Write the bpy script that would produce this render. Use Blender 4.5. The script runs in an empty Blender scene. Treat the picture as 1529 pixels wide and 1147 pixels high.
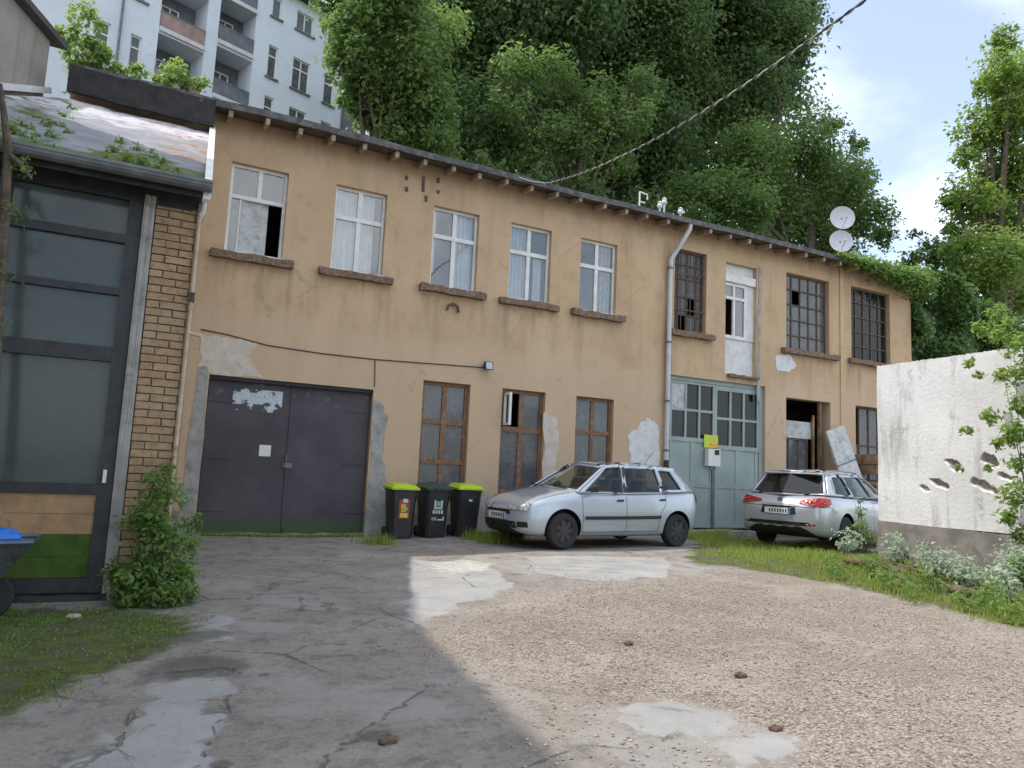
import bpy, bmesh, math, random
import numpy as np
from mathutils import Vector, Matrix
from mathutils.bvhtree import BVHTree

# ------------------------------------------------------------------ camera, world, sun
scn = bpy.context.scene
COL = scn.collection
RX = Vector((0.88853032, -0.45649048, 0.04615533))
RU = Vector((-0.09542748, -0.08546766, 0.99176049))
RF = Vector((0.44878444, 0.88561375, 0.11950234))
FPX = 1096.2957
CAM = Vector((0.0, -13.6879, 1.30))
cam = bpy.data.objects.new('camera', bpy.data.cameras.new('camera'))
COL.objects.link(cam)
m3 = Matrix((RX, RU, -RF)).transposed()
cam.matrix_world = Matrix.Translation(CAM) @ m3.to_4x4()
cam.data.sensor_width = 36.0
cam.data.lens = 36.0 * FPX / 1529.0
cam.data.clip_end = 2000
scn.camera = cam

SUN = Vector((-0.45, 0.365, 1.0)).normalized()
world = bpy.data.worlds.new('World'); scn.world = world
world.use_nodes = True
wn = world.node_tree
wn.nodes.clear()

def nd(nt, typ, ins=None, **pr):
    n = nt.nodes.new('ShaderNode' + typ)
    for k, v in pr.items():
        setattr(n, k, v)
    for k, v in (ins or {}).items():
        s = n.inputs[k]
        if isinstance(v, bpy.types.NodeSocket):
            nt.links.new(v, s)
        else:
            if s.type == 'RGBA' and len(v) == 3:
                v = (*v, 1)
            s.default_value = v
    return n

def mixc(nt, f, a, b, blend='MIX'):
    n = nt.nodes.new('ShaderNodeMix'); n.data_type = 'RGBA'; n.blend_type = blend
    for i, v in ((0, f), (6, a), (7, b)):
        s = n.inputs[i]
        if isinstance(v, bpy.types.NodeSocket):
            nt.links.new(v, s)
        else:
            s.default_value = v if i == 0 else ((*v, 1) if len(v) == 3 else v)
    return n.outputs[2]

def mth(nt, op, a, b=0.0, clamp=False):
    n = nt.nodes.new('ShaderNodeMath'); n.operation = op; n.use_clamp = clamp
    for i, v in ((0, a), (1, b)):
        if isinstance(v, bpy.types.NodeSocket):
            nt.links.new(v, n.inputs[i])
        else:
            n.inputs[i].default_value = v
    return n.outputs[0]

def rng_(nt, f, lo, hi, a=0.0, b=1.0):
    n = nd(nt, 'MapRange', {'Value': f, 'From Min': lo, 'From Max': hi, 'To Min': a, 'To Max': b}, interpolation_type='SMOOTHSTEP')
    return n.outputs[0]

def noise(nt, vec, scale, detail=4.0, rough=0.6, dist=0.0):
    return nd(nt, 'TexNoise', {'Vector': vec, 'Scale': scale, 'Detail': detail, 'Roughness': rough, 'Distortion': dist}).outputs[0]

sky = nd(wn, 'TexSky', sky_type='NISHITA', sun_disc=False, sun_elevation=math.asin(SUN.z),
         sun_rotation=math.atan2(SUN.x, SUN.y), air_density=1.0, dust_density=1.4, ozone_density=1.0, altitude=200)
tc = nd(wn, 'TexCoord')
mp = nd(wn, 'Mapping', {'Vector': tc.outputs['Generated'], 'Scale': (1.0, 1.0, 2.2)})
cl = noise(wn, mp.outputs[0], 2.1, 7, 0.55, 0.5)
cf = rng_(wn, cl, 0.38, 0.66, 0.18, 0.95)
skc = mixc(wn, cf, sky.outputs[0], (6.9, 7.25, 7.7))
bg = nd(wn, 'Background', {'Color': skc, 'Strength': 0.15})
wo = nd(wn, 'OutputWorld', {'Surface': bg.outputs[0]})

sl = bpy.data.lights.new('sun', 'SUN'); sl.energy = 2.05; sl.angle = math.radians(0.6); sl.color = (1.0, 0.94, 0.86)
so = bpy.data.objects.new('sun', sl); COL.objects.link(so)
so.location = (-20, 12, 30)
so.rotation_euler = SUN.to_track_quat('Z', 'Y').to_euler()

vs = scn.view_settings
vs.view_transform = 'Standard'; vs.look = 'None'; vs.exposure = 0.82; vs.gamma = 1.0

# ------------------------------------------------------------------ helpers
R = random.Random(7)

def ray(px, py):
    return (px - 764.5) / FPX * RX - (py - 573.5) / FPX * RU + RF

def onz(px, py, z=0.0):
    d = ray(px, py); t = (z - CAM.z) / d.z
    return CAM + d * t

def ony(px, py, y=0.0):
    d = ray(px, py); t = (y - CAM.y) / d.y
    return CAM + d * t

def sstep(a, b, x):
    t = np.clip((x - a) / (b - a), 0, 1)
    return t * t * (3 - 2 * t)

def gz(x, y):
    x = np.asarray(x, float); y = np.asarray(y, float)
    z = 0.08 * sstep(3, 7, x)
    z = z - 0.03 * (1 - sstep(0.2, 1.7, x)) * sstep(-2.0, -4.2, y)
    z = z - 0.06 * sstep(9.5, 11.5, x) * sstep(-5.5, -4.0, y)
    z = z + 0.10 * sstep(8.0, 10.5, x) * sstep(-4.5, -6.0, y)
    z = z + 0.012 * np.sin(x * 1.7 + 1.3 * np.sin(y * 0.9)) * np.cos(y * 1.3 + x * .4)
    return z

def G(x, y):
    return float(gz(x, y))

class MB:
    def __init__(self):
        self.v = []; self.f = []; self.m = []
    def quad(self, a, b, c, d, mi=0):
        i = len(self.v); self.v += [tuple(a), tuple(b), tuple(c), tuple(d)]
        self.f.append((i, i + 1, i + 2, i + 3)); self.m.append(mi); return self
    def poly(self, pts, mi=0):
        i = len(self.v); self.v += [tuple(p) for p in pts]
        self.f.append(tuple(range(i, i + len(pts)))); self.m.append(mi); return self
    def box(self, x0, x1, y0, y1, z0, z1, mi=0):
        i = len(self.v)
        self.v += [(x, y, z) for z in (z0, z1) for y in (y0, y1) for x in (x0, x1)]
        for f in ((0, 2, 3, 1), (4, 5, 7, 6), (0, 1, 5, 4), (2, 6, 7, 3), (0, 4, 6, 2), (1, 3, 7, 5)):
            self.f.append(tuple(i + k for k in f)); self.m.append(mi)
        return self
    def hexa(self, p, mi=0):
        # 8 corners, bottom ring then top ring, counter-clockwise seen from above
        i = len(self.v); self.v += [tuple(q) for q in p]
        for f in ((3, 2, 1, 0), (4, 5, 6, 7), (0, 1, 5, 4), (1, 2, 6, 5), (2, 3, 7, 6), (3, 0, 4, 7)):
            self.f.append(tuple(i + k for k in f)); self.m.append(mi)
        return self
    def bar(self, a, b, w, h, mi=0, up=(0, 0, 1)):
        a = Vector(a); b = Vector(b); d = (b - a).normalized(); up = Vector(up)
        s = d.cross(up)
        if s.length < 1e-4:
            s = d.cross(Vector((0, 1, 0)))
        s.normalize(); u = s.cross(d).normalized()
        s *= w / 2; u *= h / 2
        return self.hexa([a - s - u, a + s - u, b + s - u, b - s - u, a - s + u, a + s + u, b + s + u, b - s + u], mi)
    def tube(self, pts, rad, n=8, mi=0, cap=True):
        pts = [Vector(p) for p in pts]
        if not hasattr(rad, '__len__'):
            rad = [rad] * len(pts)
        i0 = len(self.v); prev = None
        for k, p in enumerate(pts):
            d = (pts[min(k + 1, len(pts) - 1)] - pts[max(k - 1, 0)]).normalized()
            if prev is None:
                s = d.cross(Vector((0, 0, 1)))
                if s.length < 1e-3:
                    s = d.cross(Vector((1, 0, 0)))
            else:
                s = prev - d * prev.dot(d)
            s.normalize(); prev = s; u = d.cross(s)
            for j in range(n):
                a = 2 * math.pi * j / n
                self.v.append(tuple(p + (s * math.cos(a) + u * math.sin(a)) * rad[k]))
        for k in range(len(pts) - 1):
            for j in range(n):
                a = i0 + k * n + j; b = i0 + k * n + (j + 1) % n
                self.f.append((a, b, b + n, a + n)); self.m.append(mi)
        if cap:
            self.f.append(tuple(i0 + j for j in range(n))[::-1]); self.m.append(mi)
            e = i0 + (len(pts) - 1) * n
            self.f.append(tuple(e + j for j in range(n))); self.m.append(mi)
        return self
    def lathe(self, c, axis, prof, n=24, mi=0):
        # prof: list of (dist along axis, radius)
        c = Vector(c); ax = Vector(axis).normalized()
        s = ax.cross(Vector((0, 0, 1)))
        if s.length < 1e-3:
            s = Vector((1, 0, 0))
        s.normalize(); u = ax.cross(s); i0 = len(self.v)
        for (t, r) in prof:
            for j in range(n):
                a = 2 * math.pi * j / n
                self.v.append(tuple(c + ax * t + (s * math.cos(a) + u * math.sin(a)) * r))
        for k in range(len(prof) - 1):
            for j in range(n):
                a = i0 + k * n + j; b = i0 + k * n + (j + 1) % n
                self.f.append((a, a + n, b + n, b)); self.m.append(mi)
        for k, rev in ((0, False), (len(prof) - 1, True)):
            if prof[k][1] > 1e-6:
                ring = [i0 + k * n + j for j in range(n)]
                self.f.append(tuple(ring if not rev else ring[::-1])); self.m.append(mi)
        return self
    def roughbox(self, x0, x1, y0, y1, z0, z1, n=6, jit=0.01, seed=0, mi=0):
        r = random.Random(seed); i0 = len(self.v)
        for k in range(n + 1):
            x = x0 + (x1 - x0) * k / n
            for (y, z) in ((y0, z0), (y0, z1), (y1, z1), (y1, z0)):
                self.v.append((x + (r.uniform(-jit, jit) if 0 < k < n else 0), y + r.uniform(-jit, jit), z + r.uniform(-jit, jit)))
        for k in range(n):
            for j in range(4):
                a = i0 + k * 4 + j; b = i0 + k * 4 + (j + 1) % 4
                self.f.append((a, a + 4, b + 4, b)); self.m.append(mi)
        self.f.append((i0, i0 + 1, i0 + 2, i0 + 3)); self.m.append(mi)
        e = i0 + n * 4
        self.f.append((e + 3, e + 2, e + 1, e)); self.m.append(mi)
        return self
    def build(self, name, mats, parent=None, local=False, smooth=False, bevel=0.0):
        me = bpy.data.meshes.new(name)
        V = self.v
        if parent is not None and not local:
            inv = wmat(parent).inverted()
            V = [tuple(inv @ Vector(p)) for p in V]
        me.from_pydata(V, [], self.f); 
        if not isinstance(mats, (list, tuple)):
            mats = [mats]
        for mm in mats:
            me.materials.append(mm)
        if len(mats) > 1:
            me.polygons.foreach_set('material_index', self.m)
        bm = bmesh.new(); bm.from_mesh(me)
        bmesh.ops.recalc_face_normals(bm, faces=bm.faces)
        bm.to_mesh(me); bm.free()
        if smooth:
            me.polygons.foreach_set('use_smooth', [True] * len(me.polygons))
            me.set_sharp_from_angle(angle=math.radians(40))
        me.update()
        o = bpy.data.objects.new(name, me); COL.objects.link(o)
        if parent is not None:
            o.parent = parent
        if bevel > 0:
            b = o.modifiers.new('bevel', 'BEVEL'); b.width = bevel; b.segments = 2; b.limit_method = 'ANGLE'
        return o

def wmat(o):
    m = o.matrix_basis.copy()
    return wmat(o.parent) @ m if o.parent else m

def tag(o, label=None, cat=None, group=None, kind=None):
    if label: o['label'] = label
    if cat: o['category'] = cat
    if group: o['group'] = group
    if kind: o['kind'] = kind
    return o

def thing(name, label, cat, loc=(0, 0, 0), rz=0.0, group=None):
    o = bpy.data.objects.new(name, None); COL.objects.link(o)
    o.empty_display_size = 0.2
    o.location = loc; o.rotation_euler = (0, 0, rz)
    o.matrix_basis = Matrix.Translation(Vector(loc)) @ Matrix.Rotation(rz, 4, 'Z')
    return tag(o, label, cat, group)

def np_mesh(name, V, Fq, mats, parent=None, attrs=None, smooth=False):
    me = bpy.data.meshes.new(name)
    V = np.asarray(V, np.float32); Fq = np.asarray(Fq, np.int32); k = Fq.shape[1]
    if parent is not None:
        L = np.array(wmat(parent).translation, np.float32); V = V - L
    me.vertices.add(len(V)); me.vertices.foreach_set('co', V.ravel())
    me.loops.add(Fq.size); me.loops.foreach_set('vertex_index', Fq.ravel())
    me.polygons.add(len(Fq))
    me.polygons.foreach_set('loop_start', np.arange(0, Fq.size, k, dtype=np.int32))
    me.polygons.foreach_set('loop_total', np.full(len(Fq), k, np.int32))
    if smooth:
        me.polygons.foreach_set('use_smooth', np.ones(len(Fq), bool))
    for n_, a in (attrs or {}).items():
        at = me.attributes.new(n_, 'FLOAT', 'POINT'); at.data.foreach_set('value', np.asarray(a, np.float32))
    for mm in (mats if isinstance(mats, (list, tuple)) else [mats]):
        me.materials.append(mm)
    me.update(calc_edges=True); me.validate()
    o = bpy.data.objects.new(name, me); COL.objects.link(o)
    if parent is not None:
        o.parent = parent
    return o

# ------------------------------------------------------------------ materials
def newmat(name):
    m = bpy.data.materials.new(name); m.use_nodes = True
    nt = m.node_tree; nt.nodes.clear()
    out = nd(nt, 'OutputMaterial')
    geo = nd(nt, 'NewGeometry')
    return m, nt, out, geo.outputs['Position']

def finish(nt, out, col, rough=0.8, bump=None, bstr=0.3, bdist=0.01, metal=0.0, spec=0.5, coat=0.0):
    p = nd(nt, 'BsdfPrincipled', {'Base Color': col, 'Roughness': rough, 'Metallic': metal, 'Specular IOR Level': spec, 'Coat Weight': coat, 'Coat Roughness': 0.05})
    if bump is not None:
        b = nd(nt, 'Bump', {'Height': bump, 'Strength': bstr, 'Distance': bdist})
        nt.links.new(b.outputs[0], p.inputs['Normal'])
    nt.links.new(p.outputs[0], out.inputs['Surface'])
    return p

def simple(name, col, rough=0.8, var=0.2, scale=6.0, bump=0.0, bscale=60.0, metal=0.0, spec=0.5, col2=None, lo=0.45, hi=0.62, s2=None, coat=0.0, bdist=0.01):
    m, nt, out, P = newmat(name)
    n1 = noise(nt, P, scale, 6, 0.65)
    a = tuple(c * (1 - var) for c in col); b = tuple(min(1, c * (1 + var)) for c in col)
    c = mixc(nt, rng_(nt, n1, 0.3, 0.7), a, b)
    if col2:
        n2 = noise(nt, P, s2 or scale * 0.5, 8, 0.7, 0.3)
        c = mixc(nt, rng_(nt, n2, lo, hi), c, col2)
    bp = noise(nt, P, bscale, 4, 0.6) if bump else None
    finish(nt, out, c, rough, bp, bump, bdist, metal, spec, coat)
    return m

M = {}
M['white_paint'] = simple('white_paint', (0.72, 0.72, 0.70), 0.55, 0.10, 5, 0.15, 60, col2=(0.42, 0.38, 0.32), lo=0.6, hi=0.75, s2=14)
M['brown_wood'] = simple('brown_wood', (0.20, 0.095, 0.05), 0.6, 0.35, 12, 0.25, 80, col2=(0.33, 0.20, 0.12), lo=0.5, hi=0.7, s2=9)
M['grey_wood'] = simple('grey_wood', (0.28, 0.26, 0.24), 0.8, 0.3, 10, 0.3, 70)
M['sill_stone'] = simple('sill_stone', (0.19, 0.125, 0.085), 0.9, 0.4, 14, 0.6, 50, col2=(0.34, 0.28, 0.22), lo=0.52, hi=0.66, s2=20, bdist=0.02)
M['rust_iron'] = simple('rust_iron', (0.10, 0.075, 0.065), 0.75, 0.35, 15, 0.3, 90, col2=(0.17, 0.09, 0.05), s2=18)
M['dark_steel'] = simple('dark_steel', (0.030, 0.034, 0.036), 0.55, 0.35, 6, 0.2, 60)
M['black_tar'] = simple('black_tar', (0.022, 0.021, 0.020), 0.75, 0.5, 5, 0.5, 30, col2=(0.06, 0.035, 0.022), lo=0.55, hi=0.7, s2=7)
M['bitumen'] = simple('bitumen', (0.085, 0.085, 0.088), 0.85, 0.35, 4, 0.4, 25, col2=(0.16, 0.16, 0.15), s2=9)
M['rafter'] = simple('rafter', (0.40, 0.31, 0.22), 0.8, 0.3, 9, 0.3, 60, col2=(0.18, 0.13, 0.09), lo=0.55, hi=0.7)
M['soffit'] = simple('soffit', (0.10, 0.075, 0.055), 0.9, 0.4, 6, 0.3, 30)
M['interior'] = simple('interior', (0.20, 0.18, 0.16), 0.9, 0.2, 2)
M['zinc'] = simple('zinc', (0.16, 0.175, 0.18), 0.55, 0.25, 5, 0.15, 30, metal=0.3)
M['grey_render'] = simple('grey_render', (0.36, 0.345, 0.32), 0.9, 0.2, 3, 0.35, 40, col2=(0.22, 0.20, 0.18), lo=0.5, hi=0.68, s2=5)
M['pale_render'] = simple('pale_render', (0.60, 0.53, 0.45), 0.9, 0.12, 6, 0.35, 45, col2=(0.50, 0.40, 0.29), lo=0.52, hi=0.68, s2=7)
M['white_render'] = simple('white_render', (0.66, 0.66, 0.65), 0.9, 0.1, 5, 0.3, 45, col2=(0.48, 0.45, 0.42), lo=0.55, hi=0.7, s2=8)
M['curtain'] = simple('curtain', (0.72, 0.74, 0.77), 0.9, 0.10, 8, 0.2, 60)
M['beige_pipe'] = simple('beige_pipe', (0.50, 0.38, 0.27), 0.7, 0.2, 8, 0.2, 40, col2=(0.3, 0.2, 0.13), lo=0.58, hi=0.7)
M['plastic_pipe'] = simple('plastic_pipe', (0.55, 0.56, 0.57), 0.45, 0.08, 4, col2=(0.38, 0.37, 0.35), lo=0.55, hi=0.75, s2=6)
M['cast_iron'] = simple('cast_iron', (0.05, 0.045, 0.04), 0.7, 0.3, 10, 0.3, 40)
M['mortar'] = simple('mortar', (0.34, 0.265, 0.19), 0.95, 0.2, 12, 0.4, 60)
M['bin_black'] = simple('bin_black', (0.024, 0.024, 0.028), 0.42, 0.25, 5, 0.12, 150)
M['bin_lime'] = simple('bin_lime', (0.46, 0.62, 0.012), 0.42, 0.06, 4, 0.06, 150)
M['bin_green'] = simple('bin_green', (0.03, 0.06, 0.045), 0.45, 0.2, 5, 0.08, 150)
M['rubber'] = simple('rubber', (0.022, 0.022, 0.023), 0.75, 0.25, 8, 0.2, 90)
M['hubcap'] = simple('hubcap', (0.06, 0.06, 0.063), 0.45, 0.2, 6, metal=0.4)
M['alloy'] = simple('alloy', (0.35, 0.35, 0.36), 0.35, 0.1, 6, metal=0.7)
M['car_trim'] = simple('car_trim', (0.018, 0.018, 0.02), 0.55, 0.15, 8)
M['car_cabin'] = simple('car_cabin', (0.035, 0.035, 0.038), 0.8, 0.2, 8)
M['plate'] = simple('plate', (0.75, 0.75, 0.74), 0.45, 0.03, 8)
M['plate_ink'] = simple('plate_ink', (0.03, 0.03, 0.035), 0.5, 0.1, 8)
M['blue_plastic'] = simple('blue_plastic', (0.02, 0.17, 0.60), 0.5, 0.15, 8)
M['barrow_steel'] = simple('barrow_steel', (0.13, 0.15, 0.17), 0.45, 0.25, 8, metal=0.5, col2=(0.1, 0.07, 0.05))
M['bark'] = simple('bark', (0.11, 0.085, 0.062), 0.95, 0.35, 8, 0.8, 24, bdist=0.03)
M['log'] = simple('log', (0.13, 0.085, 0.06), 0.95, 0.4, 9, 0.7, 28, bdist=0.02)
M['plank'] = simple('plank', (0.30, 0.18, 0.09), 0.8, 0.3, 6, 0.3, 40, col2=(0.14, 0.10, 0.07), s2=4)
M['grey_board'] = simple('grey_board', (0.52, 0.54, 0.53), 0.8, 0.1, 5, 0.2, 40, col2=(0.36, 0.36, 0.34), s2=6)
M['dish'] = simple('dish', (0.58, 0.58, 0.61), 0.5, 0.05, 3)
M['paper'] = simple('paper', (0.74, 0.73, 0.70), 0.7, 0.05, 10)
M['hi_vis'] = simple('hi_vis', (0.52, 0.60, 0.06), 0.6, 0.1, 10)
M['orange_ink'] = simple('orange_ink', (0.66, 0.27, 0.04), 0.55, 0.2, 18, col2=(0.75, 0.5, 0.08), s2=22)
M['yellow_ink'] = simple('yellow_ink', (0.72, 0.58, 0.08), 0.55, 0.1, 20)
M['red_ink'] = simple('red_ink', (0.30, 0.07, 0.03), 0.55, 0.2, 20)
M['green_ink'] = simple('green_ink', (0.22, 0.50, 0.14), 0.55, 0.1, 20)
M['pale_ink'] = simple('pale_ink', (0.58, 0.62, 0.63), 0.6, 0.15, 25)
M['cable_light'] = simple('cable_light', (0.42, 0.41, 0.38), 0.6, 0.1, 10)
M['cable_dark'] = simple('cable_dark', (0.05, 0.05, 0.05), 0.6, 0.1, 10)
M['apt_wall'] = simple('apt_wall', (0.68, 0.72, 0.78), 0.9, 0.06, 0.6, 0.2, 12, col2=(0.56, 0.58, 0.60), lo=0.55, hi=0.75, s2=1.2)
M['apt_dark'] = simple('apt_dark', (0.16, 0.17, 0.19), 0.9, 0.25, 1.5)
M['apt_panel'] = simple('apt_panel', (0.34, 0.24, 0.21), 0.85, 0.2, 3)
M['apt_slab'] = simple('apt_slab', (0.62, 0.62, 0.62), 0.85, 0.1, 3)
M['roof_tile_dark'] = simple('roof_tile_dark', (0.07, 0.065, 0.06), 0.85, 0.3, 3, 0.3, 12)
M['stone'] = simple('stone', (0.34, 0.31, 0.28), 0.9, 0.35, 30, 0.3, 60)
M['mosstuft'] = simple('mosstuft', (0.12, 0.17, 0.03), 0.95, 0.4, 8, 0.5, 60)

def glass_mat(name, tint=(0.8, 0.85, 0.85), rough=0.03, refl=1.45, dirt=0.25, dirtcol=(0.45, 0.45, 0.42), body=0.0):
    m, nt, out, P = newmat(name)
    tr = nd(nt, 'BsdfTransparent', {'Color': tint})
    gl = nd(nt, 'BsdfGlossy', {'Color': (1, 1, 1), 'Roughness': rough})
    ge = nd(nt, 'NewGeometry'); dt = nd(nt, 'VectorMath', {0: ge.outputs['Normal'], 1: ge.outputs['Incoming']}, operation='DOT_PRODUCT').outputs['Value']
    f0 = ((refl - 1) / (refl + 1)) ** 2
    sch = mth(nt, 'POWER', mth(nt, 'SUBTRACT', 1.0, mth(nt, 'ABSOLUTE', dt), True), 5.0)
    frs = mth(nt, 'ADD', mth(nt, 'MULTIPLY', sch, 1 - f0), f0)
    bmp = nd(nt, 'Bump', {'Height': noise(nt, P, 1.6, 1, 0.4), 'Strength': 0.12, 'Distance': 0.05})
    nt.links.new(bmp.outputs[0], gl.inputs['Normal']); 
    m1 = nd(nt, 'MixShader', {0: frs, 1: tr.outputs[0], 2: gl.outputs[0]})
    df = nd(nt, 'BsdfDiffuse', {'Color': dirtcol})
    dn = rng_(nt, noise(nt, P, 4.0, 6, 0.7), 0.35, 0.8, dirt * 0.4 + body, dirt + body)
    m2 = nd(nt, 'MixShader', {0: dn, 1: m1.outputs[0], 2: df.outputs[0]})
    nt.links.new(m2.outputs[0], out.inputs['Surface'])
    return m
M['glass'] = glass_mat('glass', (0.88, 0.9, 0.9), 0.03, 1.9, 0.12)
M['dusty_glass'] = glass_mat('dusty_glass', (0.40, 0.43, 0.42), 0.08, 1.6, 0.35, (0.36, 0.38, 0.39), 0.08)
M['dark_glass'] = glass_mat('dark_glass', (0.22, 0.26, 0.26), 0.12, 1.6, 0.25, (0.15, 0.185, 0.18), 0.32)
M['green_glass'] = glass_mat('green_glass', (0.14, 0.2, 0.17), 0.06, 1.45, 0.1, (0.10, 0.14, 0.12), 0.05)
M['car_glass'] = glass_mat('car_glass', (0.62, 0.68, 0.66), 0.02, 1.5, 0.05, (0.4, 0.4, 0.4))
M['car_glass_dark'] = glass_mat('car_glass_dark', (0.20, 0.22, 0.22), 0.02, 1.55, 0.05, (0.3, 0.3, 0.3))
M['lamp_glass'] = simple('lamp_glass', (0.5, 0.52, 0.54), 0.1, 0.06, 12, coat=1.0)
M['tail_red'] = simple('tail_red', (0.45, 0.015, 0.012), 0.3, 0.1, 20, coat=0.4)
M['tail_orange'] = simple('tail_orange', (0.6, 0.13, 0.03), 0.15, 0.2, 20, coat=1.0)

def car_paint(name, col):
    m, nt, out, P = newmat(name)
    tcn = nd(nt, 'TexCoord'); O = tcn.outputs['Object']
    z = nd(nt, 'SeparateXYZ', {0: O}).outputs[2]
    d = mth(nt, 'MULTIPLY', rng_(nt, z, 0.75, 0.15), rng_(nt, noise(nt, O, 3.0, 6, 0.7), 0.3, 0.75))
    c = mixc(nt, mth(nt, 'MULTIPLY', d, 0.45), col, (0.30, 0.27, 0.22))
    fl = noise(nt, O, 500, 1, 0.5)
    c = mixc(nt, rng_(nt, fl, 0.3, 0.7), c, mixc(nt, 0.12, c, (1, 1, 1)))
    p = finish(nt, out, c, 0.30, None, metal=0.35, coat=1.0)
    return m
M['silver_blue'] = car_paint('silver_blue', (0.42, 0.48, 0.55))
M['silver'] = car_paint('silver', (0.43, 0.45, 0.49))

def plaster():
    m, nt, out, P = newmat('ochre_plaster')
    sx = nd(nt, 'SeparateXYZ', {0: P}); z = sx.outputs[2]; x = sx.outputs[0]
    st = nd(nt, 'Mapping', {'Vector': P, 'Scale': (1.0, 1.0, 0.12)}).outputs[0]
    c = mixc(nt, rng_(nt, noise(nt, P, 0.55, 5, 0.6), 0.3, 0.7), (0.53, 0.375, 0.228), (0.615, 0.445, 0.285))
    c = mixc(nt, rng_(nt, noise(nt, P, 1.7, 7, 0.72), 0.46, 0.68, 0, 0.75), c, (0.465, 0.32, 0.19))
    c = mixc(nt, rng_(nt, noise(nt, st, 2.6, 6, 0.7), 0.50, 0.72, 0, 0.6), c, (0.40, 0.285, 0.18))
    c = mixc(nt, rng_(nt, noise(nt, st, 1.1, 5, 0.65, 0.4), 0.52, 0.72, 0, 0.7), c, (0.66, 0.48, 0.295))
    c = mixc(nt, rng_(nt, noise(nt, P, 5.5, 8, 0.75), 0.60, 0.70, 0, 0.45), c, (0.36, 0.26, 0.17))
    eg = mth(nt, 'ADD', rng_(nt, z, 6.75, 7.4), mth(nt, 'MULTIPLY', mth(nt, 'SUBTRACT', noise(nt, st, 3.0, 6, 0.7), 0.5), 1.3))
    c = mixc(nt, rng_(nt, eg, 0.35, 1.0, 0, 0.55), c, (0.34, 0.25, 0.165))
    # lower storey, paler and pinker, base gone grey
    lo = mth(nt, 'ADD', rng_(nt, z, 4.9, 3.2), mth(nt, 'MULTIPLY', mth(nt, 'SUBTRACT', noise(nt, P, 1.1, 5, 0.6), 0.5), 1.2))
    c = mixc(nt, rng_(nt, lo, 0.35, 0.9, 0, 0.6), c, (0.615, 0.46, 0.32))
    g = mth(nt, 'ADD', rng_(nt, z, 0.95, 0.0), mth(nt, 'MULTIPLY', mth(nt, 'SUBTRACT', noise(nt, P, 2.6, 6, 0.65), 0.5), 1.5))
    c = mixc(nt, rng_(nt, g, 0.45, 0.62), c, (0.33, 0.305, 0.27))
    c = mixc(nt, rng_(nt, noise(nt, P, 60, 3, 0.6), 0.35, 0.7, 0.0, 0.3), c, (0.38, 0.27, 0.17))
    sa_ = nd(nt, 'Attribute', attribute_name='stain').outputs['Fac']
    sn = mth(nt, 'MULTIPLY', sa_, rng_(nt, noise(nt, st, 5.0, 6, 0.7), 0.32, 0.62))
    c = mixc(nt, mth(nt, 'MULTIPLY', sn, 0.75), c, (0.215, 0.15, 0.095))
    hc = nd(nt, 'TexVoronoi', {'Vector': P, 'Scale': 0.55, 'Randomness': 1.0}, feature='DISTANCE_TO_EDGE').outputs['Distance']
    hw = mth(nt, 'ABSOLUTE', mth(nt, 'ADD', hc, mth(nt, 'MULTIPLY', mth(nt, 'SUBTRACT', noise(nt, P, 4, 6, 0.7), 0.5), 0.14)))
    c = mixc(nt, mth(nt, 'MULTIPLY', rng_(nt, hw, 0.006, 0.001, 0, 0.35), rng_(nt, noise(nt, P, 0.6, 3, 0.5), 0.48, 0.56)), c, (0.20, 0.14, 0.09))
    hgt = mth(nt, 'ADD', mth(nt, 'MULTIPLY', noise(nt, P, 55, 3, 0.6), 0.6), noise(nt, P, 7, 5, 0.7))
    finish(nt, out, c, 0.92, hgt, 0.5, 0.012, spec=0.25)
    return m
M['plaster'] = plaster()

def brick_mat():
    m, nt, out, P = newmat('brick_clay')
    oi = nd(nt, 'ObjectInfo')
    c = mixc(nt, oi.outputs['Random'], (0.36, 0.245, 0.14), (0.46, 0.325, 0.195))
    c = mixc(nt, rng_(nt, noise(nt, P, 16, 6, 0.7), 0.45, 0.7), c, (0.24, 0.16, 0.10))
    c = mixc(nt, rng_(nt, noise(nt, P, 2.2, 4, 0.6), 0.5, 0.65, 0, 0.5), c, (0.40, 0.34, 0.24))
    finish(nt, out, c, 0.92, noise(nt, P, 70, 4, 0.7), 0.5, 0.01)
    return m
M['brick'] = brick_mat()

def garage_mat():
    m, nt, out, P = newmat('garage_sheet')
    z = nd(nt, 'SeparateXYZ', {0: P}).outputs[2]
    c = mixc(nt, rng_(nt, noise(nt, P, 1.2, 6, 0.65), 0.3, 0.7), (0.052, 0.045, 0.056), (0.085, 0.074, 0.086))
    c = mixc(nt, rng_(nt, noise(nt, P, 5, 8, 0.75), 0.56, 0.72), c, (0.075, 0.05, 0.055))
    c = mixc(nt, rng_(nt, noise(nt, P, 9, 8, 0.75), 0.66, 0.75), c, (0.15, 0.145, 0.15))
    up = mth(nt, 'MULTIPLY', rng_(nt, z, 2.0, 2.5), rng_(nt, noise(nt, P, 7, 5, 0.7), 0.56, 0.66))
    c = mixc(nt, up, c, (0.13, 0.15, 0.16))
    ms = mth(nt, 'ADD', rng_(nt, z, 0.55, 0.0), mth(nt, 'MULTIPLY', mth(nt, 'SUBTRACT', noise(nt, P, 3.5, 6, 0.65), 0.5), 1.4))
    c = mixc(nt, rng_(nt, ms, 0.35, 0.75, 0, 0.85), c, (0.045, 0.085, 0.03))
    finish(nt, out, c, 0.62, noise(nt, P, 10, 5, 0.7), 0.25, 0.012, spec=0.4)
    return m
M['garage'] = garage_mat()

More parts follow.
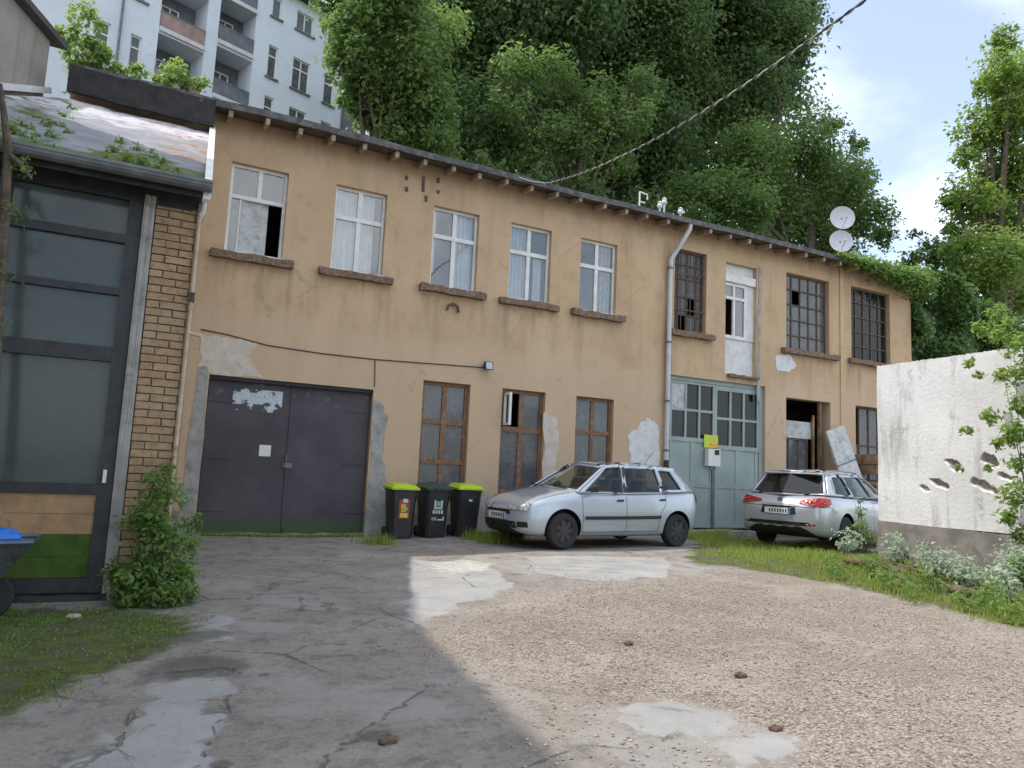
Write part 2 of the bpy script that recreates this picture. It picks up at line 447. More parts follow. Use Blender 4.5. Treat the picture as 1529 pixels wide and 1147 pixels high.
def gate_mat():
    m, nt, out, P = newmat('gate_paint')
    c = mixc(nt, rng_(nt, noise(nt, P, 1.3, 6, 0.65), 0.3, 0.7), (0.27, 0.33, 0.31), (0.36, 0.42, 0.40))
    c = mixc(nt, rng_(nt, noise(nt, P, 6, 8, 0.75), 0.58, 0.70), c, (0.42, 0.42, 0.38))
    c = mixc(nt, rng_(nt, noise(nt, P, 8, 8, 0.75, 0.5), 0.64, 0.72), c, (0.20, 0.15, 0.10))
    finish(nt, out, c, 0.7, noise(nt, P, 25, 5, 0.7), 0.3, 0.008)
    return m
M['gate'] = gate_mat()

def mossboard_mat():
    m, nt, out, P = newmat('mossy_board')
    c = mixc(nt, rng_(nt, noise(nt, P, 6, 7, 0.7), 0.3, 0.7), (0.045, 0.085, 0.012), (0.085, 0.15, 0.02))
    c = mixc(nt, rng_(nt, noise(nt, P, 9, 6, 0.7), 0.6, 0.72), c, (0.17, 0.12, 0.06))
    finish(nt, out, c, 0.95, noise(nt, P, 50, 5, 0.7), 0.6, 0.01)
    return m
M['mossboard'] = mossboard_mat()
M['plywood'] = simple('plywood', (0.40, 0.25, 0.13), 0.8, 0.18, 5, 0.25, 40, col2=(0.24, 0.15, 0.085), lo=0.56, hi=0.68, s2=8)

def annex_roof_mat():
    m, nt, out, P = newmat('mossy_felt')
    sx = nd(nt, 'SeparateXYZ', {0: P})
    c = mixc(nt, rng_(nt, noise(nt, P, 1.6, 6, 0.65), 0.3, 0.7), (0.22, 0.225, 0.245), (0.34, 0.345, 0.37))
    up = mth(nt, 'ADD', rng_(nt, sx.outputs[1], -4.8, 0.0), mth(nt, 'MULTIPLY', mth(nt, 'SUBTRACT', noise(nt, P, 1.3, 6, 0.7), 0.5), 1.6))
    c = mixc(nt, rng_(nt, up, 0.40, 0.75), c, (0.60, 0.57, 0.58))
    c = mixc(nt, rng_(nt, noise(nt, P, 3.4, 7, 0.72), 0.56, 0.66), c, (0.27, 0.22, 0.25))
    rst = mth(nt, 'MULTIPLY', rng_(nt, sx.outputs[0], -0.5, 0.2), rng_(nt, noise(nt, P, 2.6, 6, 0.7), 0.52, 0.62))
    c = mixc(nt, rst, c, (0.33, 0.17, 0.07))
    lf = rng_(nt, sx.outputs[0], -0.6, -1.6)
    mo = mth(nt, 'ADD', rng_(nt, sx.outputs[1], -3.6, -5.6), mth(nt, 'MULTIPLY', mth(nt, 'SUBTRACT', noise(nt, P, 1.9, 6, 0.65), 0.5), 1.8))
    mo = mth(nt, 'MAXIMUM', mo, mth(nt, 'ADD', mth(nt, 'MULTIPLY', lf, 0.8), mth(nt, 'MULTIPLY', mth(nt, 'SUBTRACT', noise(nt, P, 2.4, 6, 0.65), 0.5), 1.6)))
    c = mixc(nt, rng_(nt, mo, 0.72, 0.95), c, (0.10, 0.13, 0.035))
    finish(nt, out, c, 0.95, noise(nt, P, 30, 6, 0.7), 0.7, 0.02)
    return m
M['annex_roof'] = annex_roof_mat()

def streak_wall(name, a, b, dark, vert=0.1):
    m, nt, out, P = newmat(name)
    z = nd(nt, 'SeparateXYZ', {0: P}).outputs[2]
    st = nd(nt, 'Mapping', {'Vector': P, 'Scale': (1.6, 1.6, vert)}).outputs[0]
    c = mixc(nt, rng_(nt, noise(nt, P, 1.0, 6, 0.65), 0.3, 0.7), a, b)
    c = mixc(nt, rng_(nt, noise(nt, st, 2.2, 6, 0.7), 0.5, 0.72, 0, 0.85), c, dark)
    c = mixc(nt, rng_(nt, noise(nt, P, 2.8, 7, 0.7), 0.58, 0.68, 0, 0.8), c, dark)
    finish(nt, out, c, 0.92, noise(nt, P, 18, 6, 0.75), 0.6, 0.02)
    return m
M['neighbour'] = streak_wall('neighbour_render', (0.27, 0.245, 0.215), (0.34, 0.31, 0.275), (0.20, 0.175, 0.15))
M['white_wall'] = streak_wall('weathered_concrete', (0.72, 0.72, 0.72), (0.82, 0.82, 0.82), (0.44, 0.43, 0.44), 0.3)
M['plinth'] = simple('plinth', (0.22, 0.20, 0.19), 0.9, 0.2, 5, 0.4, 30, col2=(0.30, 0.27, 0.25))

def ground_mat():
    m, nt, out, P = newmat('yard_ground')
    def A(n_): return nd(nt, 'Attribute', attribute_name=n_).outputs['Fac']
    def edge(a, sc, amp, lo=0.42, hi=0.58):
        return rng_(nt, mth(nt, 'ADD', a, mth(nt, 'MULTIPLY', mth(nt, 'SUBTRACT', noise(nt, P, sc, 6, 0.7), 0.5), amp)), lo, hi)
    grain = noise(nt, P, 85, 3, 0.6)
    asp = mixc(nt, rng_(nt, noise(nt, P, 1.1, 6, 0.65), 0.3, 0.7), (0.245, 0.213, 0.178), (0.345, 0.305, 0.26))
    asp = mixc(nt, rng_(nt, noise(nt, P, 3.1, 8, 0.75), 0.48, 0.66), asp, (0.135, 0.124, 0.112))
    asp = mixc(nt, rng_(nt, noise(nt, P, 11, 7, 0.75), 0.50, 0.66, 0, 0.75), asp, (0.12, 0.108, 0.095))
    asp = mixc(nt, rng_(nt, noise(nt, P, 34, 6, 0.75), 0.52, 0.66, 0, 0.6), asp, (0.13, 0.118, 0.105))
    asp = mixc(nt, rng_(nt, noise(nt, P, 21, 6, 0.75), 0.56, 0.68, 0, 0.6), asp, (0.40, 0.375, 0.345))
    asp = mixc(nt, rng_(nt, noise(nt, P, 0.8, 5, 0.6, 0.6), 0.53, 0.63, 0, 0.8), asp, (0.34, 0.32, 0.295))
    asp = mixc(nt, rng_(nt, grain, 0.35, 0.7, 0, 0.5), asp, (0.27, 0.26, 0.25))
    con = mixc(nt, rng_(nt, noise(nt, P, 2.0, 6, 0.65), 0.3, 0.7), (0.30, 0.295, 0.28), (0.39, 0.38, 0.365))
    con = mixc(nt, rng_(nt, noise(nt, P, 9, 7, 0.7), 0.58, 0.7), con, (0.23, 0.215, 0.20))
    vor = nd(nt, 'TexVoronoi', {'Vector': P, 'Scale': 58.0, 'Randomness': 1.0})
    gcol = mixc(nt, nd(nt, 'SeparateColor', {0: vor.outputs['Color']}).outputs[0], (0.20, 0.165, 0.135), (0.52, 0.455, 0.39))
    gcol = mixc(nt, rng_(nt, noise(nt, P, 0.7, 8, 0.75), 0.38, 0.66, 0, 0.85), gcol, (0.265, 0.215, 0.17))
    gcol = mixc(nt, rng_(nt, noise(nt, P, 4.5, 8, 0.75), 0.54, 0.68, 0, 0.7), gcol, (0.21, 0.175, 0.145))
    gcol = mixc(nt, rng_(nt, noise(nt, P, 2.6, 7, 0.7), 0.5, 0.7, 0, 0.6), gcol, (0.37, 0.325, 0.28))
    gcol = mixc(nt, rng_(nt, vor.outputs['Distance'], 0.35, 0.75, 0, 0.6), gcol, (0.13, 0.105, 0.085))
    c = mixc(nt, edge(A('conc'), 3.0, 1.3, 0.40, 0.60), asp, con)
    gm0 = edge(A('gravel'), 2.6, 1.1, 0.30, 0.70)
    dust = rng_(nt, noise(nt, P, 0.9, 8, 0.75, 0.4), 0.50, 0.64)
    gcol = mixc(nt, mth(nt, 'MULTIPLY', dust, 0.75), gcol, mixc(nt, rng_(nt, noise(nt, P, 30, 5, 0.7), 0.35, 0.65), (0.30, 0.26, 0.22), (0.43, 0.385, 0.335)))
    gm = mth(nt, 'MULTIPLY', gm0, 1.0)
    c = mixc(nt, gm, c, gcol)
    sd = edge(A('sand'), 6, 1.6, 0.5, 0.75)
    c = mixc(nt, mth(nt, 'MULTIPLY', sd, 0.8), c, mixc(nt, rng_(nt, noise(nt, P, 14, 5, 0.7), 0.4, 0.6), (0.36, 0.33, 0.285), (0.60, 0.575, 0.52)))
    ck = nd(nt, 'TexVoronoi', {'Vector': nd(nt, 'Mapping', {'Vector': P, 'Scale': (1, 1, 0.2)}).outputs[0], 'Scale': 0.85, 'Randomness': 1.0}, feature='DISTANCE_TO_EDGE')
    wob = mth(nt, 'ADD', ck.outputs['Distance'], mth(nt, 'MULTIPLY', mth(nt, 'SUBTRACT', noise(nt, P, 5, 5, 0.7), 0.5), 0.09))
    ckm = mth(nt, 'MULTIPLY', rng_(nt, mth(nt, 'ABSOLUTE', wob), 0.008, 0.002, 0.0, 0.6), rng_(nt, noise(nt, P, 0.7, 3, 0.5), 0.46, 0.58))
    ckm = mth(nt, 'MULTIPLY', ckm, mth(nt, 'SUBTRACT', 1.0, gm))
    ckm = mth(nt, 'MAXIMUM', ckm, mth(nt, 'MULTIPLY', edge(A('crack'), 9, 1.5, 0.55, 0.8), 0.6))
    c = mixc(nt, mth(nt, 'MULTIPLY', ckm, 0.85), c, (0.06, 0.055, 0.05))
    dk = edge(A('damp'), 2.5, 0.8, 0.35, 0.7)
    c = mixc(nt, mth(nt, 'MULTIPLY', dk, 0.6), c, (0.075, 0.068, 0.06))
    ms = edge(A('moss'), 2.4, 0.95, 0.42, 0.62)
    mc = mixc(nt, rng_(nt, noise(nt, P, 7, 6, 0.7), 0.35, 0.65), (0.06, 0.075, 0.022), (0.125, 0.15, 0.035))
    mc = mixc(nt, rng_(nt, noise(nt, P, 2.3, 7, 0.72), 0.47, 0.60), mc, (0.105, 0.09, 0.068))
    c = mixc(nt, ms, c, mc)
    hg = mth(nt, 'ADD', mth(nt, 'MULTIPLY', grain, 0.5), mth(nt, 'MULTIPLY', noise(nt, P, 9, 6, 0.7), 1.6))
    hg = mth(nt, 'SUBTRACT', hg, mth(nt, 'MULTIPLY', ckm, 2.0))
    hg = mth(nt, 'ADD', hg, mth(nt, 'MULTIPLY', mth(nt, 'SUBTRACT', 1.0, vor.outputs['Distance']), mth(nt, 'MULTIPLY', gm, 0.9)))
    finish(nt, out, c, 0.93, hg, 0.75, 0.015, spec=0.25)
    return m
M['ground'] = ground_mat()
M['hill'] = simple('hill', (0.05, 0.07, 0.02), 0.95, 0.4, 0.8, 0.5, 4)

def leaf_mat(name, dark, light, trans=0.35, rough=0.5):
    m, nt, out, P = newmat(name)
    t = nd(nt, 'Attribute', attribute_name='tint').outputs['Fac']
    c = mixc(nt, t, dark, light)
    df = nd(nt, 'BsdfPrincipled', {'Base Color': c, 'Roughness': rough, 'Specular IOR Level': 0.35})
    tl = nd(nt, 'BsdfTranslucent', {'Color': mixc(nt, 0.6, c, tuple(min(1, v * 1.6) for v in light))})
    mx = nd(nt, 'MixShader', {0: trans, 1: df.outputs[0], 2: tl.outputs[0]})
    nt.links.new(mx.outputs[0], out.inputs['Surface'])
    return m
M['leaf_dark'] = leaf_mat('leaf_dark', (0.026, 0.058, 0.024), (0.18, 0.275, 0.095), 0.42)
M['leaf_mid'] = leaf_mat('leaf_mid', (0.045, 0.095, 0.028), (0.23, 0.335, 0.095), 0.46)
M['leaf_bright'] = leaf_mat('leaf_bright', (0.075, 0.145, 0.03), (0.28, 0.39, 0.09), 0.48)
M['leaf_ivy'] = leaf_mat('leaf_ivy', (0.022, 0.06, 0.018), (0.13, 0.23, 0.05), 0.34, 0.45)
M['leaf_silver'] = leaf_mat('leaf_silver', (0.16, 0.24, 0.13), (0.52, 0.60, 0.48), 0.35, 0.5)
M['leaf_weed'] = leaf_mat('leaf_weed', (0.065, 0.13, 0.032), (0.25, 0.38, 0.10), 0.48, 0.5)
M['grass'] = leaf_mat('grass', (0.14, 0.20, 0.035), (0.38, 0.46, 0.10), 0.5)
# ------------------------------------------------------------------ ground
def dist_poly(px, py, pts):
    d = np.full(px.shape, 1e9)
    for (a, b) in zip(pts[:-1], pts[1:]):
        ax, ay = a; bx, by = b; vx, vy = bx - ax, by - ay
        t = np.clip(((px - ax) * vx + (py - ay) * vy) / (vx * vx + vy * vy + 1e-9), 0, 1)
        d = np.minimum(d, np.hypot(px - ax - t * vx, py - ay - t * vy))
    return d

def in_poly(px, py, pts):
    ins = np.zeros(px.shape, bool); n = len(pts)
    for i in range(n):
        x0, y0 = pts[i]; x1, y1 = pts[(i + 1) % n]
        c = ((y0 > py) != (y1 > py)) & (px < (x1 - x0) * (py - y0) / (y1 - y0 + 1e-12) + x0)
        ins ^= c
    return ins

def soft_poly(px, py, pts, w):
    d = dist_poly(px, py, pts + [pts[0]])
    s = np.where(in_poly(px, py, pts), d, -d)
    return np.clip(0.5 + s / (2 * w), 0, 1)

def pxpoly(pts, z=0.0):
    return [tuple(onz(x, y, z)[:2]) for x, y in pts]

def axis(lo, hi, segs):
    a = []
    for s0, s1, st in segs:
        a += list(np.arange(s0, s1 - 1e-6, st))
    return np.array([lo, lo * .6, lo * .3] + a + [hi * .3, hi * .6, hi]) if False else np.array(sorted(set(np.round([lo, lo / 2, lo / 4, *a, hi / 4, hi / 2, hi], 4))))

xs = axis(-240, 240, [(-40, -4, 2.0), (-4, -1.2, 0.2), (-1.2, 4.6, 0.035), (4.6, 14, 0.07), (14, 24, 0.4), (24, 58, 2)])
ys = axis(-240, 240, [(-58, -14, 2.0), (-14, -11.4, 0.2), (-11.4, -7.4, 0.035), (-7.4, 0.4, 0.07), (0.4, 8, 0.6), (8, 58, 3)])
GX, GY = np.meshgrid(xs, ys)
gxf, gyf = GX.ravel(), GY.ravel()
rs = np.random.default_rng(3)
gzf = gz(gxf, gyf)
yard = (gxf > -6) & (gxf < 16) & (gyf > -16) & (gyf < 0.5)
gravel = soft_poly(gxf, gyf, pxpoly([(628, 952), (735, 900), (880, 872), (1010, 876), (1150, 858), (1240, 884), (1560, 960), (1900, 1147), (1250, 1320), (900, 1120), (790, 1040)]), 0.8)
conc = np.zeros_like(gxf)
def jag2(pts, seed, amp, sub, closed=True):
    r = random.Random(seed); out = []
    for i in range(len(pts) if closed else len(pts) - 1):
        a = pts[i]; b = pts[(i + 1) % len(pts)]
        for k in range(sub):
            t = k / sub; out.append((a[0] + (b[0] - a[0]) * t + r.uniform(-amp, amp), a[1] + (b[1] - a[1]) * t + r.uniform(-amp, amp)))
    return out if closed else out + [pts[-1]]
for poly in ([(612, 835), (730, 850), (770, 882), (690, 905), (612, 945), (600, 900)], [(790, 838), (990, 840), (1000, 868), (900, 874), (800, 860)],
             [(150, 1160), (205, 1060), (240, 1010), (325, 1002), (342, 1030), (300, 1100), (285, 1160)], [(930, 1055), (1030, 1045), (1110, 1075), (1060, 1105), (960, 1090)],
             [(1080, 1110), (1180, 1100), (1200, 1125), (1100, 1140)], [(180, 1080), (120, 1120), (60, 1140), (40, 1160), (160, 1160)],
             [(1160, 885), (1270, 882), (1280, 900), (1170, 903)], [(290, 925), (340, 915), (360, 935), (300, 960)]):
    conc = np.maximum(conc, soft_poly(gxf, gyf, jag2(pxpoly(poly), len(poly) * 7 + poly[0][0], .10, 6), 0.10))
gravel = gravel * (1 - .75 * soft_poly(gxf, gyf, pxpoly([(860, 1060), (960, 1040), (1060, 1045), (1130, 1080), (1210, 1100), (1220, 1140), (1050, 1160), (900, 1120)]), 0.15))
moss = soft_poly(gxf, gyf, pxpoly([(-200, 900), (160, 905), (300, 915), (300, 950), (200, 1000), (60, 1060), (0, 1075), (-200, 1100)], -0.02), 0.35)
moss = np.maximum(moss, 0.75 * soft_poly(gxf, gyf, pxpoly([(-100, 1090), (40, 1080), (60, 1147), (-100, 1180)], -0.02), 0.3))
verge = soft_poly(gxf, gyf, pxpoly([(1010, 838), (1140, 856), (1240, 876), (1380, 905), (1529, 950), (1700, 1000), (1800, 900), (1500, 830), (1250, 815), (1040, 800)], 0.08), 0.4)
moss = np.maximum(moss * .8, verge * .8)
moss = np.maximum(moss, 0.62 * np.exp(-((gyf + 0.25) / 0.35) ** 2) * (gxf > 4) * yard)
crack = np.zeros_like(gxf)
for pts, w in (([(455, 1160), (505, 1115), (560, 1080), (612, 1045), (640, 1020)], 0.035), ([(285, 1160), (290, 1130), (335, 1060), (345, 1030)], 0.03),
               ([(255, 995), (330, 990), (360, 998)], 0.06), ([(470, 853), (545, 862), (620, 860)], 0.06), ([(360, 895), (400, 880), (410, 868)], 0.04), ([(440, 818), (530, 815)], 0.05)):
    d = dist_poly(gxf, gyf, jag2(pxpoly(pts), pts[0][0], .035, 6, False)); crack = np.maximum(crack, np.clip(1.1 - d / (w * .7), 0, 1))
damp = np.zeros_like(gxf)
for (x, y, r) in ((300, 990, .35), (560, 1100, .1), (330, 1135, .06), (580, 1106, .07), (940, 962, .06), (1105, 1010, .07), (1160, 1085, .06), (300, 945, .25), (395, 1003, .05)):
    q = onz(x, y); damp = np.maximum(damp, np.exp(-((gxf - q.x) ** 2 + (gyf - q.y) ** 2) / (r * r)) * 1.0)
damp = np.maximum(damp, 0.7 * np.exp(-((gyf + 0.1) / 0.3) ** 2) * yard)
sand = soft_poly(gxf, gyf, pxpoly([(640, 843), (690, 838), (740, 845), (730, 856), (680, 860), (650, 856)]), 0.12)
gzf = gzf + 0.03 * sand + 0.012 * np.clip(conc, 0, 1) * (gyf < -6) - 0.012 * crack
gzf = gzf + 0.02 * verge
nx, ny = len(xs), len(ys)
ii = np.arange(nx * ny).reshape(ny, nx)
Fg = np.stack([ii[:-1, :-1], ii[:-1, 1:], ii[1:, 1:], ii[1:, :-1]], -1).reshape(-1, 4)
ground = np_mesh('ground', np.stack([gxf, gyf, gzf], 1), Fg, M['ground'], attrs=dict(gravel=gravel, conc=conc, moss=moss, crack=crack, damp=damp, sand=sand), smooth=True)
tag(ground, kind='structure')

def hz(x, y):
    return np.clip((np.asarray(y, float) - 7.2) * 0.58, -0.4, 13.0)
hx = np.linspace(-60, 90, 76); hy = np.concatenate([np.linspace(6.4, 32, 40), np.linspace(36, 110, 12)])
HX, HY = np.meshgrid(hx, hy); HZ = hz(HX, HY) + 0.3 * np.sin(HX * .7) * np.cos(HY * .9) * sstep(8, 14, HY)
ii = np.arange(HX.size).reshape(HX.shape)
Fh = np.stack([ii[:-1, :-1], ii[:-1, 1:], ii[1:, 1:], ii[1:, :-1]], -1).reshape(-1, 4)
tag(np_mesh('hillside', np.stack([HX.ravel(), HY.ravel(), HZ.ravel()], 1), Fh, M['hill'], smooth=True), kind='structure')

# ------------------------------------------------------------------ buildings: helpers
def wall_cells(mb, x0, x1, z0, z1, holes, y0=0.0, depth=0.2, T=None, step=None, mi=0, mi_rev=0):
    T = T or (lambda x, y, z: (x, y, z))
    X = sorted({x0, x1, *[h[0] for h in holes], *[h[1] for h in holes]})
    Z = sorted({z0, z1, *[h[2] for h in holes], *[h[3] for h in holes]})
    X = [x for x in X if x0 <= x <= x1]; Z = [z for z in Z if z0 <= z <= z1]
    if step:
        X = [x for a, b in zip(X[:-1], X[1:]) for x in np.linspace(a, b, max(2, int(round((b - a) / step)) + 1))[:-1]] + [X[-1]]
        Z = [x for a, b in zip(Z[:-1], Z[1:]) for x in np.linspace(a, b, max(2, int(round((b - a) / step)) + 1))[:-1]] + [Z[-1]]
    for a, b in zip(X[:-1], X[1:]):
        for c, d in zip(Z[:-1], Z[1:]):
            mx, mz = (a + b) / 2, (c + d) / 2
            if any(h[0] < mx < h[1] and h[2] < mz < h[3] for h in holes):
                continue
            mb.quad(T(a, y0, c), T(b, y0, c), T(b, y0, d), T(a, y0, d), mi)
    for h in holes:
        a, b, c, d = h[:4]; y1 = y0 + (h[4] if len(h) > 4 else depth)
        mb.quad(T(a, y0, c), T(a, y1, c), T(a, y1, d), T(a, y0, d), mi_rev)
        mb.quad(T(b, y1, c), T(b, y0, c), T(b, y0, d), T(b, y1, d), mi_rev)
        mb.quad(T(a, y0, d), T(a, y1, d), T(b, y1, d), T(b, y0, d), mi_rev)
        mb.quad(T(a, y1, c), T(a, y0, c), T(b, y0, c), T(b, y1, c), mi_rev)
    return mb

def casement(parent, name, x0, x1, z0, z1, y, mat, fw, xsp, zsp, bw, glass, skip=(), d=0.06, T=None, pane_in=0.03, rows=None):
    """frame with bars at xsp / zsp (absolute) and one pane for each light"""
    T = T or (lambda x, y, z: (x, y, z))
    mb = MB()
    def bx(a, b, c, e, dd0=0.0, dd1=0.0):
        p = [T(a, y - dd0, c), T(b, y - dd0, c), T(b, y + d - dd1, c), T(a, y + d - dd1, c), T(a, y - dd0, e), T(b, y - dd0, e), T(b, y + d - dd1, e), T(a, y + d - dd1, e)]
        mb.hexa(p)
    bx(x0, x0 + fw, z0, z1); bx(x1 - fw, x1, z0, z1)
    bx(x0 + fw, x1 - fw, z0, z0 + fw * 1.2); bx(x0 + fw, x1 - fw, z1 - fw, z1)
    zc = [z0 + fw * 1.2, *[z for z in zsp], z1 - fw]
    xc = [x0 + fw, *[x for x in xsp], x1 - fw]
    for z in zsp:
        bx(x0 + fw, x1 - fw, z - bw / 2, z + bw / 2, 0.004, 0.004)
    zz = [z0 + fw * 1.2] + [v for z in zsp for v in (z - bw / 2, z + bw / 2)] + [z1 - fw]
    for x in xsp:
        for k in range(0, len(zz), 2):
            if rows is not None and k // 2 not in rows: continue
            bx(x - bw / 2, x + bw / 2, zz[k], zz[k + 1], -0.004, 0.006)
    fr = mb.build(name, mat, parent)
    xx = [x0 + fw] + [v for x in xsp for v in (x - bw / 2, x + bw / 2)] + [x1 - fw]
    for i in range(0, len(xx), 2):
        for k in range(0, len(zz), 2):
            if (i // 2, k // 2) in skip:
                continue
            a, b, c, e = xx[i], xx[i + 1], zz[k], zz[k + 1]
            q = MB().hexa([T(a, y + pane_in, c), T(b, y + pane_in, c), T(b, y + pane_in + .004, c), T(a, y + pane_in + .004, c), T(a, y + pane_in, e), T(b, y + pane_in, e), T(b, y + pane_in + .004, e), T(a, y + pane_in + .004, e)])
            q.build('pane', glass, fr)
    return fr

def blob(cx, cz, rx, rz, n=26, seed=0, jag=0.25):
    r = random.Random(seed); k = [r.uniform(1 - jag, 1 + jag) for _ in range(n)]
    k = [(k[i - 1] + k[i] * 2 + k[(i + 1) % n]) / 4 for i in range(n)]
    return [(cx + rx * k[i] * math.cos(2 * math.pi * i / n), cz + rz * k[i] * math.sin(2 * math.pi * i / n)) for i in range(n)]

def jag(pts, seed=0, amp=0.04, sub=5):
    r = random.Random(seed); out = []
    for i in range(len(pts)):
        a = pts[i]; b = pts[(i + 1) % len(pts)]
        for k in range(sub):
            t = k / sub
            out.append((a[0] + (b[0] - a[0]) * t + r.uniform(-amp, amp), a[1] + (b[1] - a[1]) * t + r.uniform(-amp, amp)))
    return out

PATCHN = [0]
def wall_patch(parent, pts, mat, name='plaster_patch', y=-0.006):
    PATCHN[0] += 1; y -= .0013 * PATCHN[0]
    n = len(pts); mb = MB()
    i = len(mb.v)
    mb.v += [(x, y, z) for x, z in pts] + [(x, 0.004, z) for x, z in pts]
    mb.f.append(tuple(range(n))); mb.m.append(0)
    for k in range(n):
        mb.f.append((k, (k + 1) % n, n + (k + 1) % n, n + k)); mb.m.append(0)
    return mb.build(name, mat, parent)

# ------------------------------------------------------------------ main workshop building
bld = thing('workshop_building', 'long two storey ochre plastered workshop building with brown sills and rafter eaves', 'building', (0.7, 0, 0))
UP = [(1.08, 2.08), (2.97, 3.98), (4.97, 5.99), (6.74, 7.75), (8.52, 9.51)]
LOW = [(4.97, 5.99), (6.72, 7.76), (8.54, 9.54)]
holes = [(a, b, 4.95, 6.64, .2) for a, b in UP] + [(a, b, .85, 3.04, .2) for a, b in LOW]
holes += [(1.04, 3.97, -0.3, 2.75, .22), (11.2, 12.2, 4.86, 6.9, .2), (12.83, 13.88, 3.98, 6.83, .12), (14.94, 16.57, 4.86, 6.92, .2), (17.46, 19.1, 4.86, 6.95, .2),
          (11.12, 14.2, -0.3, 3.78, .22), (14.94, 16.6, 0.9, 3.57, .3), (17.6, 19.2, 1.5, 3.58, .3)]
mb = MB()
wall_cells(mb, -1.5, 20.05, -0.3, 7.46, holes, step=.09)
mb.quad((20.05, 0, -.3), (20.05, 7, -.3), (20.05, 7, 7.46), (20.05, 0, 7.46))
mb.quad((-1.5, 7, -.3), (-1.5, 0, -.3), (-1.5, 0, 7.46), (-1.5, 7, 7.46))
mb.quad((20.05, 7, -.3), (-1.5, 7, -.3), (-1.5, 7, 8.6), (20.05, 7, 8.6))
wo_ = mb.build('wall', M['plaster'], bld)
co = np.empty(len(wo_.data.vertices) * 3, np.float32); wo_.data.vertices.foreach_get('co', co); co = co.reshape(-1, 3); wx = co[:, 0] + .7; wz = co[:, 2]
stn = np.zeros(len(co)); rq = random.Random(9)
for (a, b, zs) in [(u - .22, v + .2, 4.82) for u, v in UP] + [(11.05, 12.4, 4.72), (14.75, 16.85, 4.72), (17.3, 19.3, 4.72), (12.85, 13.9, 3.9)] + [(u, v, .77) for u, v in LOW]:
    below = (wz < zs + .02)
    for q in range(7):
        xc_ = (a + .03, b - .03, a + .2, b - .25)[q] if q < 4 else rq.uniform(a, b); L_ = rq.uniform(.35, 1.5); w_ = rq.uniform(.04, .11); am = rq.uniform(.5, 1.0)
        stn = np.maximum(stn, am * below * np.exp(-((wx - xc_) / w_) ** 2) * np.clip(1 - (zs - wz) / L_, 0, 1) ** .7)
    stn = np.maximum(stn, .7 * below * (wx > a) * (wx < b) * np.clip(1 - (zs - wz) / .22, 0, 1))
stn = np.maximum(stn, .75 * np.exp(-np.clip(wz, 0, 9) / .35))
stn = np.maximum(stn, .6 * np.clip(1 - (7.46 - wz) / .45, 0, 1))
for q in range(26):
    xc_ = rq.uniform(.8, 20); L_ = rq.uniform(.4, 1.6); w_ = rq.uniform(.04, .16)
    stn = np.maximum(stn, rq.uniform(.3, .7) * np.exp(-((wx - xc_) / w_) ** 2) * np.clip(1 - (7.46 - wz) / L_, 0, 1))
stn = np.maximum(stn, .8 * np.exp(-((wx - 11.0) / .16) ** 2) * (wz < 7))
at_ = wo_.data.attributes.new('stain', 'FLOAT', 'POINT'); at_.data.foreach_set('value', stn.astype(np.float32))
mb = MB()   # rooms behind the openings
mb.box(-1.3, 19.9, 0.33, 6.8, 3.84, 3.96)
mb.box(-1.3, 19.9, 6.7, 6.8, -0.2, 3.83); mb.box(-1.3, 19.9, 6.7, 6.8, 3.97, 7.3)
mb.box(-1.3, 19.9, 0.4, 6.6, 7.2, 7.28)
for x in (4.45, 10.4, 14.45):
    mb.box(x, x + .12, 0.35, 6.6, -0.2, 3.83); mb.box(x, x + .12, 0.35, 6.6, 3.97, 7.19)
mb.build('room_partitions', M['interior'], bld)

# roof
mb = MB(); rr = random.Random(5)
nseg = 60; X0, X1 = -1.5, 20.35
pv = []
for k in range(nseg + 1):
    x = X0 + (X1 - X0) * k / nseg; s = rr.uniform(-.012, .012) + 0.018 * math.sin(x * .55)
    pv.append([(x, -0.50, 7.40 + s), (x, -0.50, 7.475 + s), (x, 7.3, 8.85), (x, 7.3, 8.75)])
for a, b in zip(pv[:-1], pv[1:]):
    for j in range(4):
        mb.quad(a[j], b[j], b[(j + 1) % 4], a[(j + 1) % 4])
mb.poly(pv[0]); mb.poly(pv[-1][::-1])
roof = mb.build('roof', M['bitumen'], bld)
mb = MB()
for k in range(0, nseg, 2):
    a, b = pv[k], pv[k + 2]
    mb.hexa([(a[0][0], -.515, a[0][2] - .035), (b[0][0], -.515, b[0][2] - .035), (b[0][0], -.495, b[0][2] - .035), (a[0][0], -.495, a[0][2] - .035),
             (a[0][0], -.515, a[1][2] + .01), (b[0][0], -.515, b[1][2] + .01), (b[0][0], -.495, b[1][2] + .01), (a[0][0], -.495, a[1][2] + .01)])
mb.build('eave_board', M['bitumen'], roof)
k = 0; x = 0.95
rm = None
while x < 20.1:
    mb = MB(); mb.bar((x, 0.12, 7.405), (x, -0.44, 7.318), 0.075, 0.11)
    if rm is None:
        r0 = MB(); r0.bar((0, 0.12, 7.405), (0, -0.44, 7.318), 0.075, 0.11); o = r0.build('rafter', M['rafter'], None); rm = o
        o.parent = bld; o.location = (x - .7, 0, 0)
    else:
        o = rm.copy(); COL.objects.link(o); o.location = (x - .7 + rr.uniform(-.02, .02), rr.uniform(-.03, .03), rr.uniform(-.01, .01))
    x += 0.605 if x < 11 else 0.66
MB().hexa([(X0, 0.0, 7.46), (X1 - .1, 0.0, 7.46), (X1 - .1, -0.48, 7.385), (X0, -0.48, 7.385), (X0, 0.0, 7.475), (X1 - .1, 0.0, 7.475), (X1 - .1, -0.48, 7.398), (X0, -0.48, 7.398)]).build('soffit_boards', M['soffit'], bld)
mb = MB()
mb.roughbox(-1.5, 0.69, -0.53, -0.46, 6.98, 7.44, 9, 0.02, 3)
mb.build('tarred_fascia', M['black_tar'], bld)

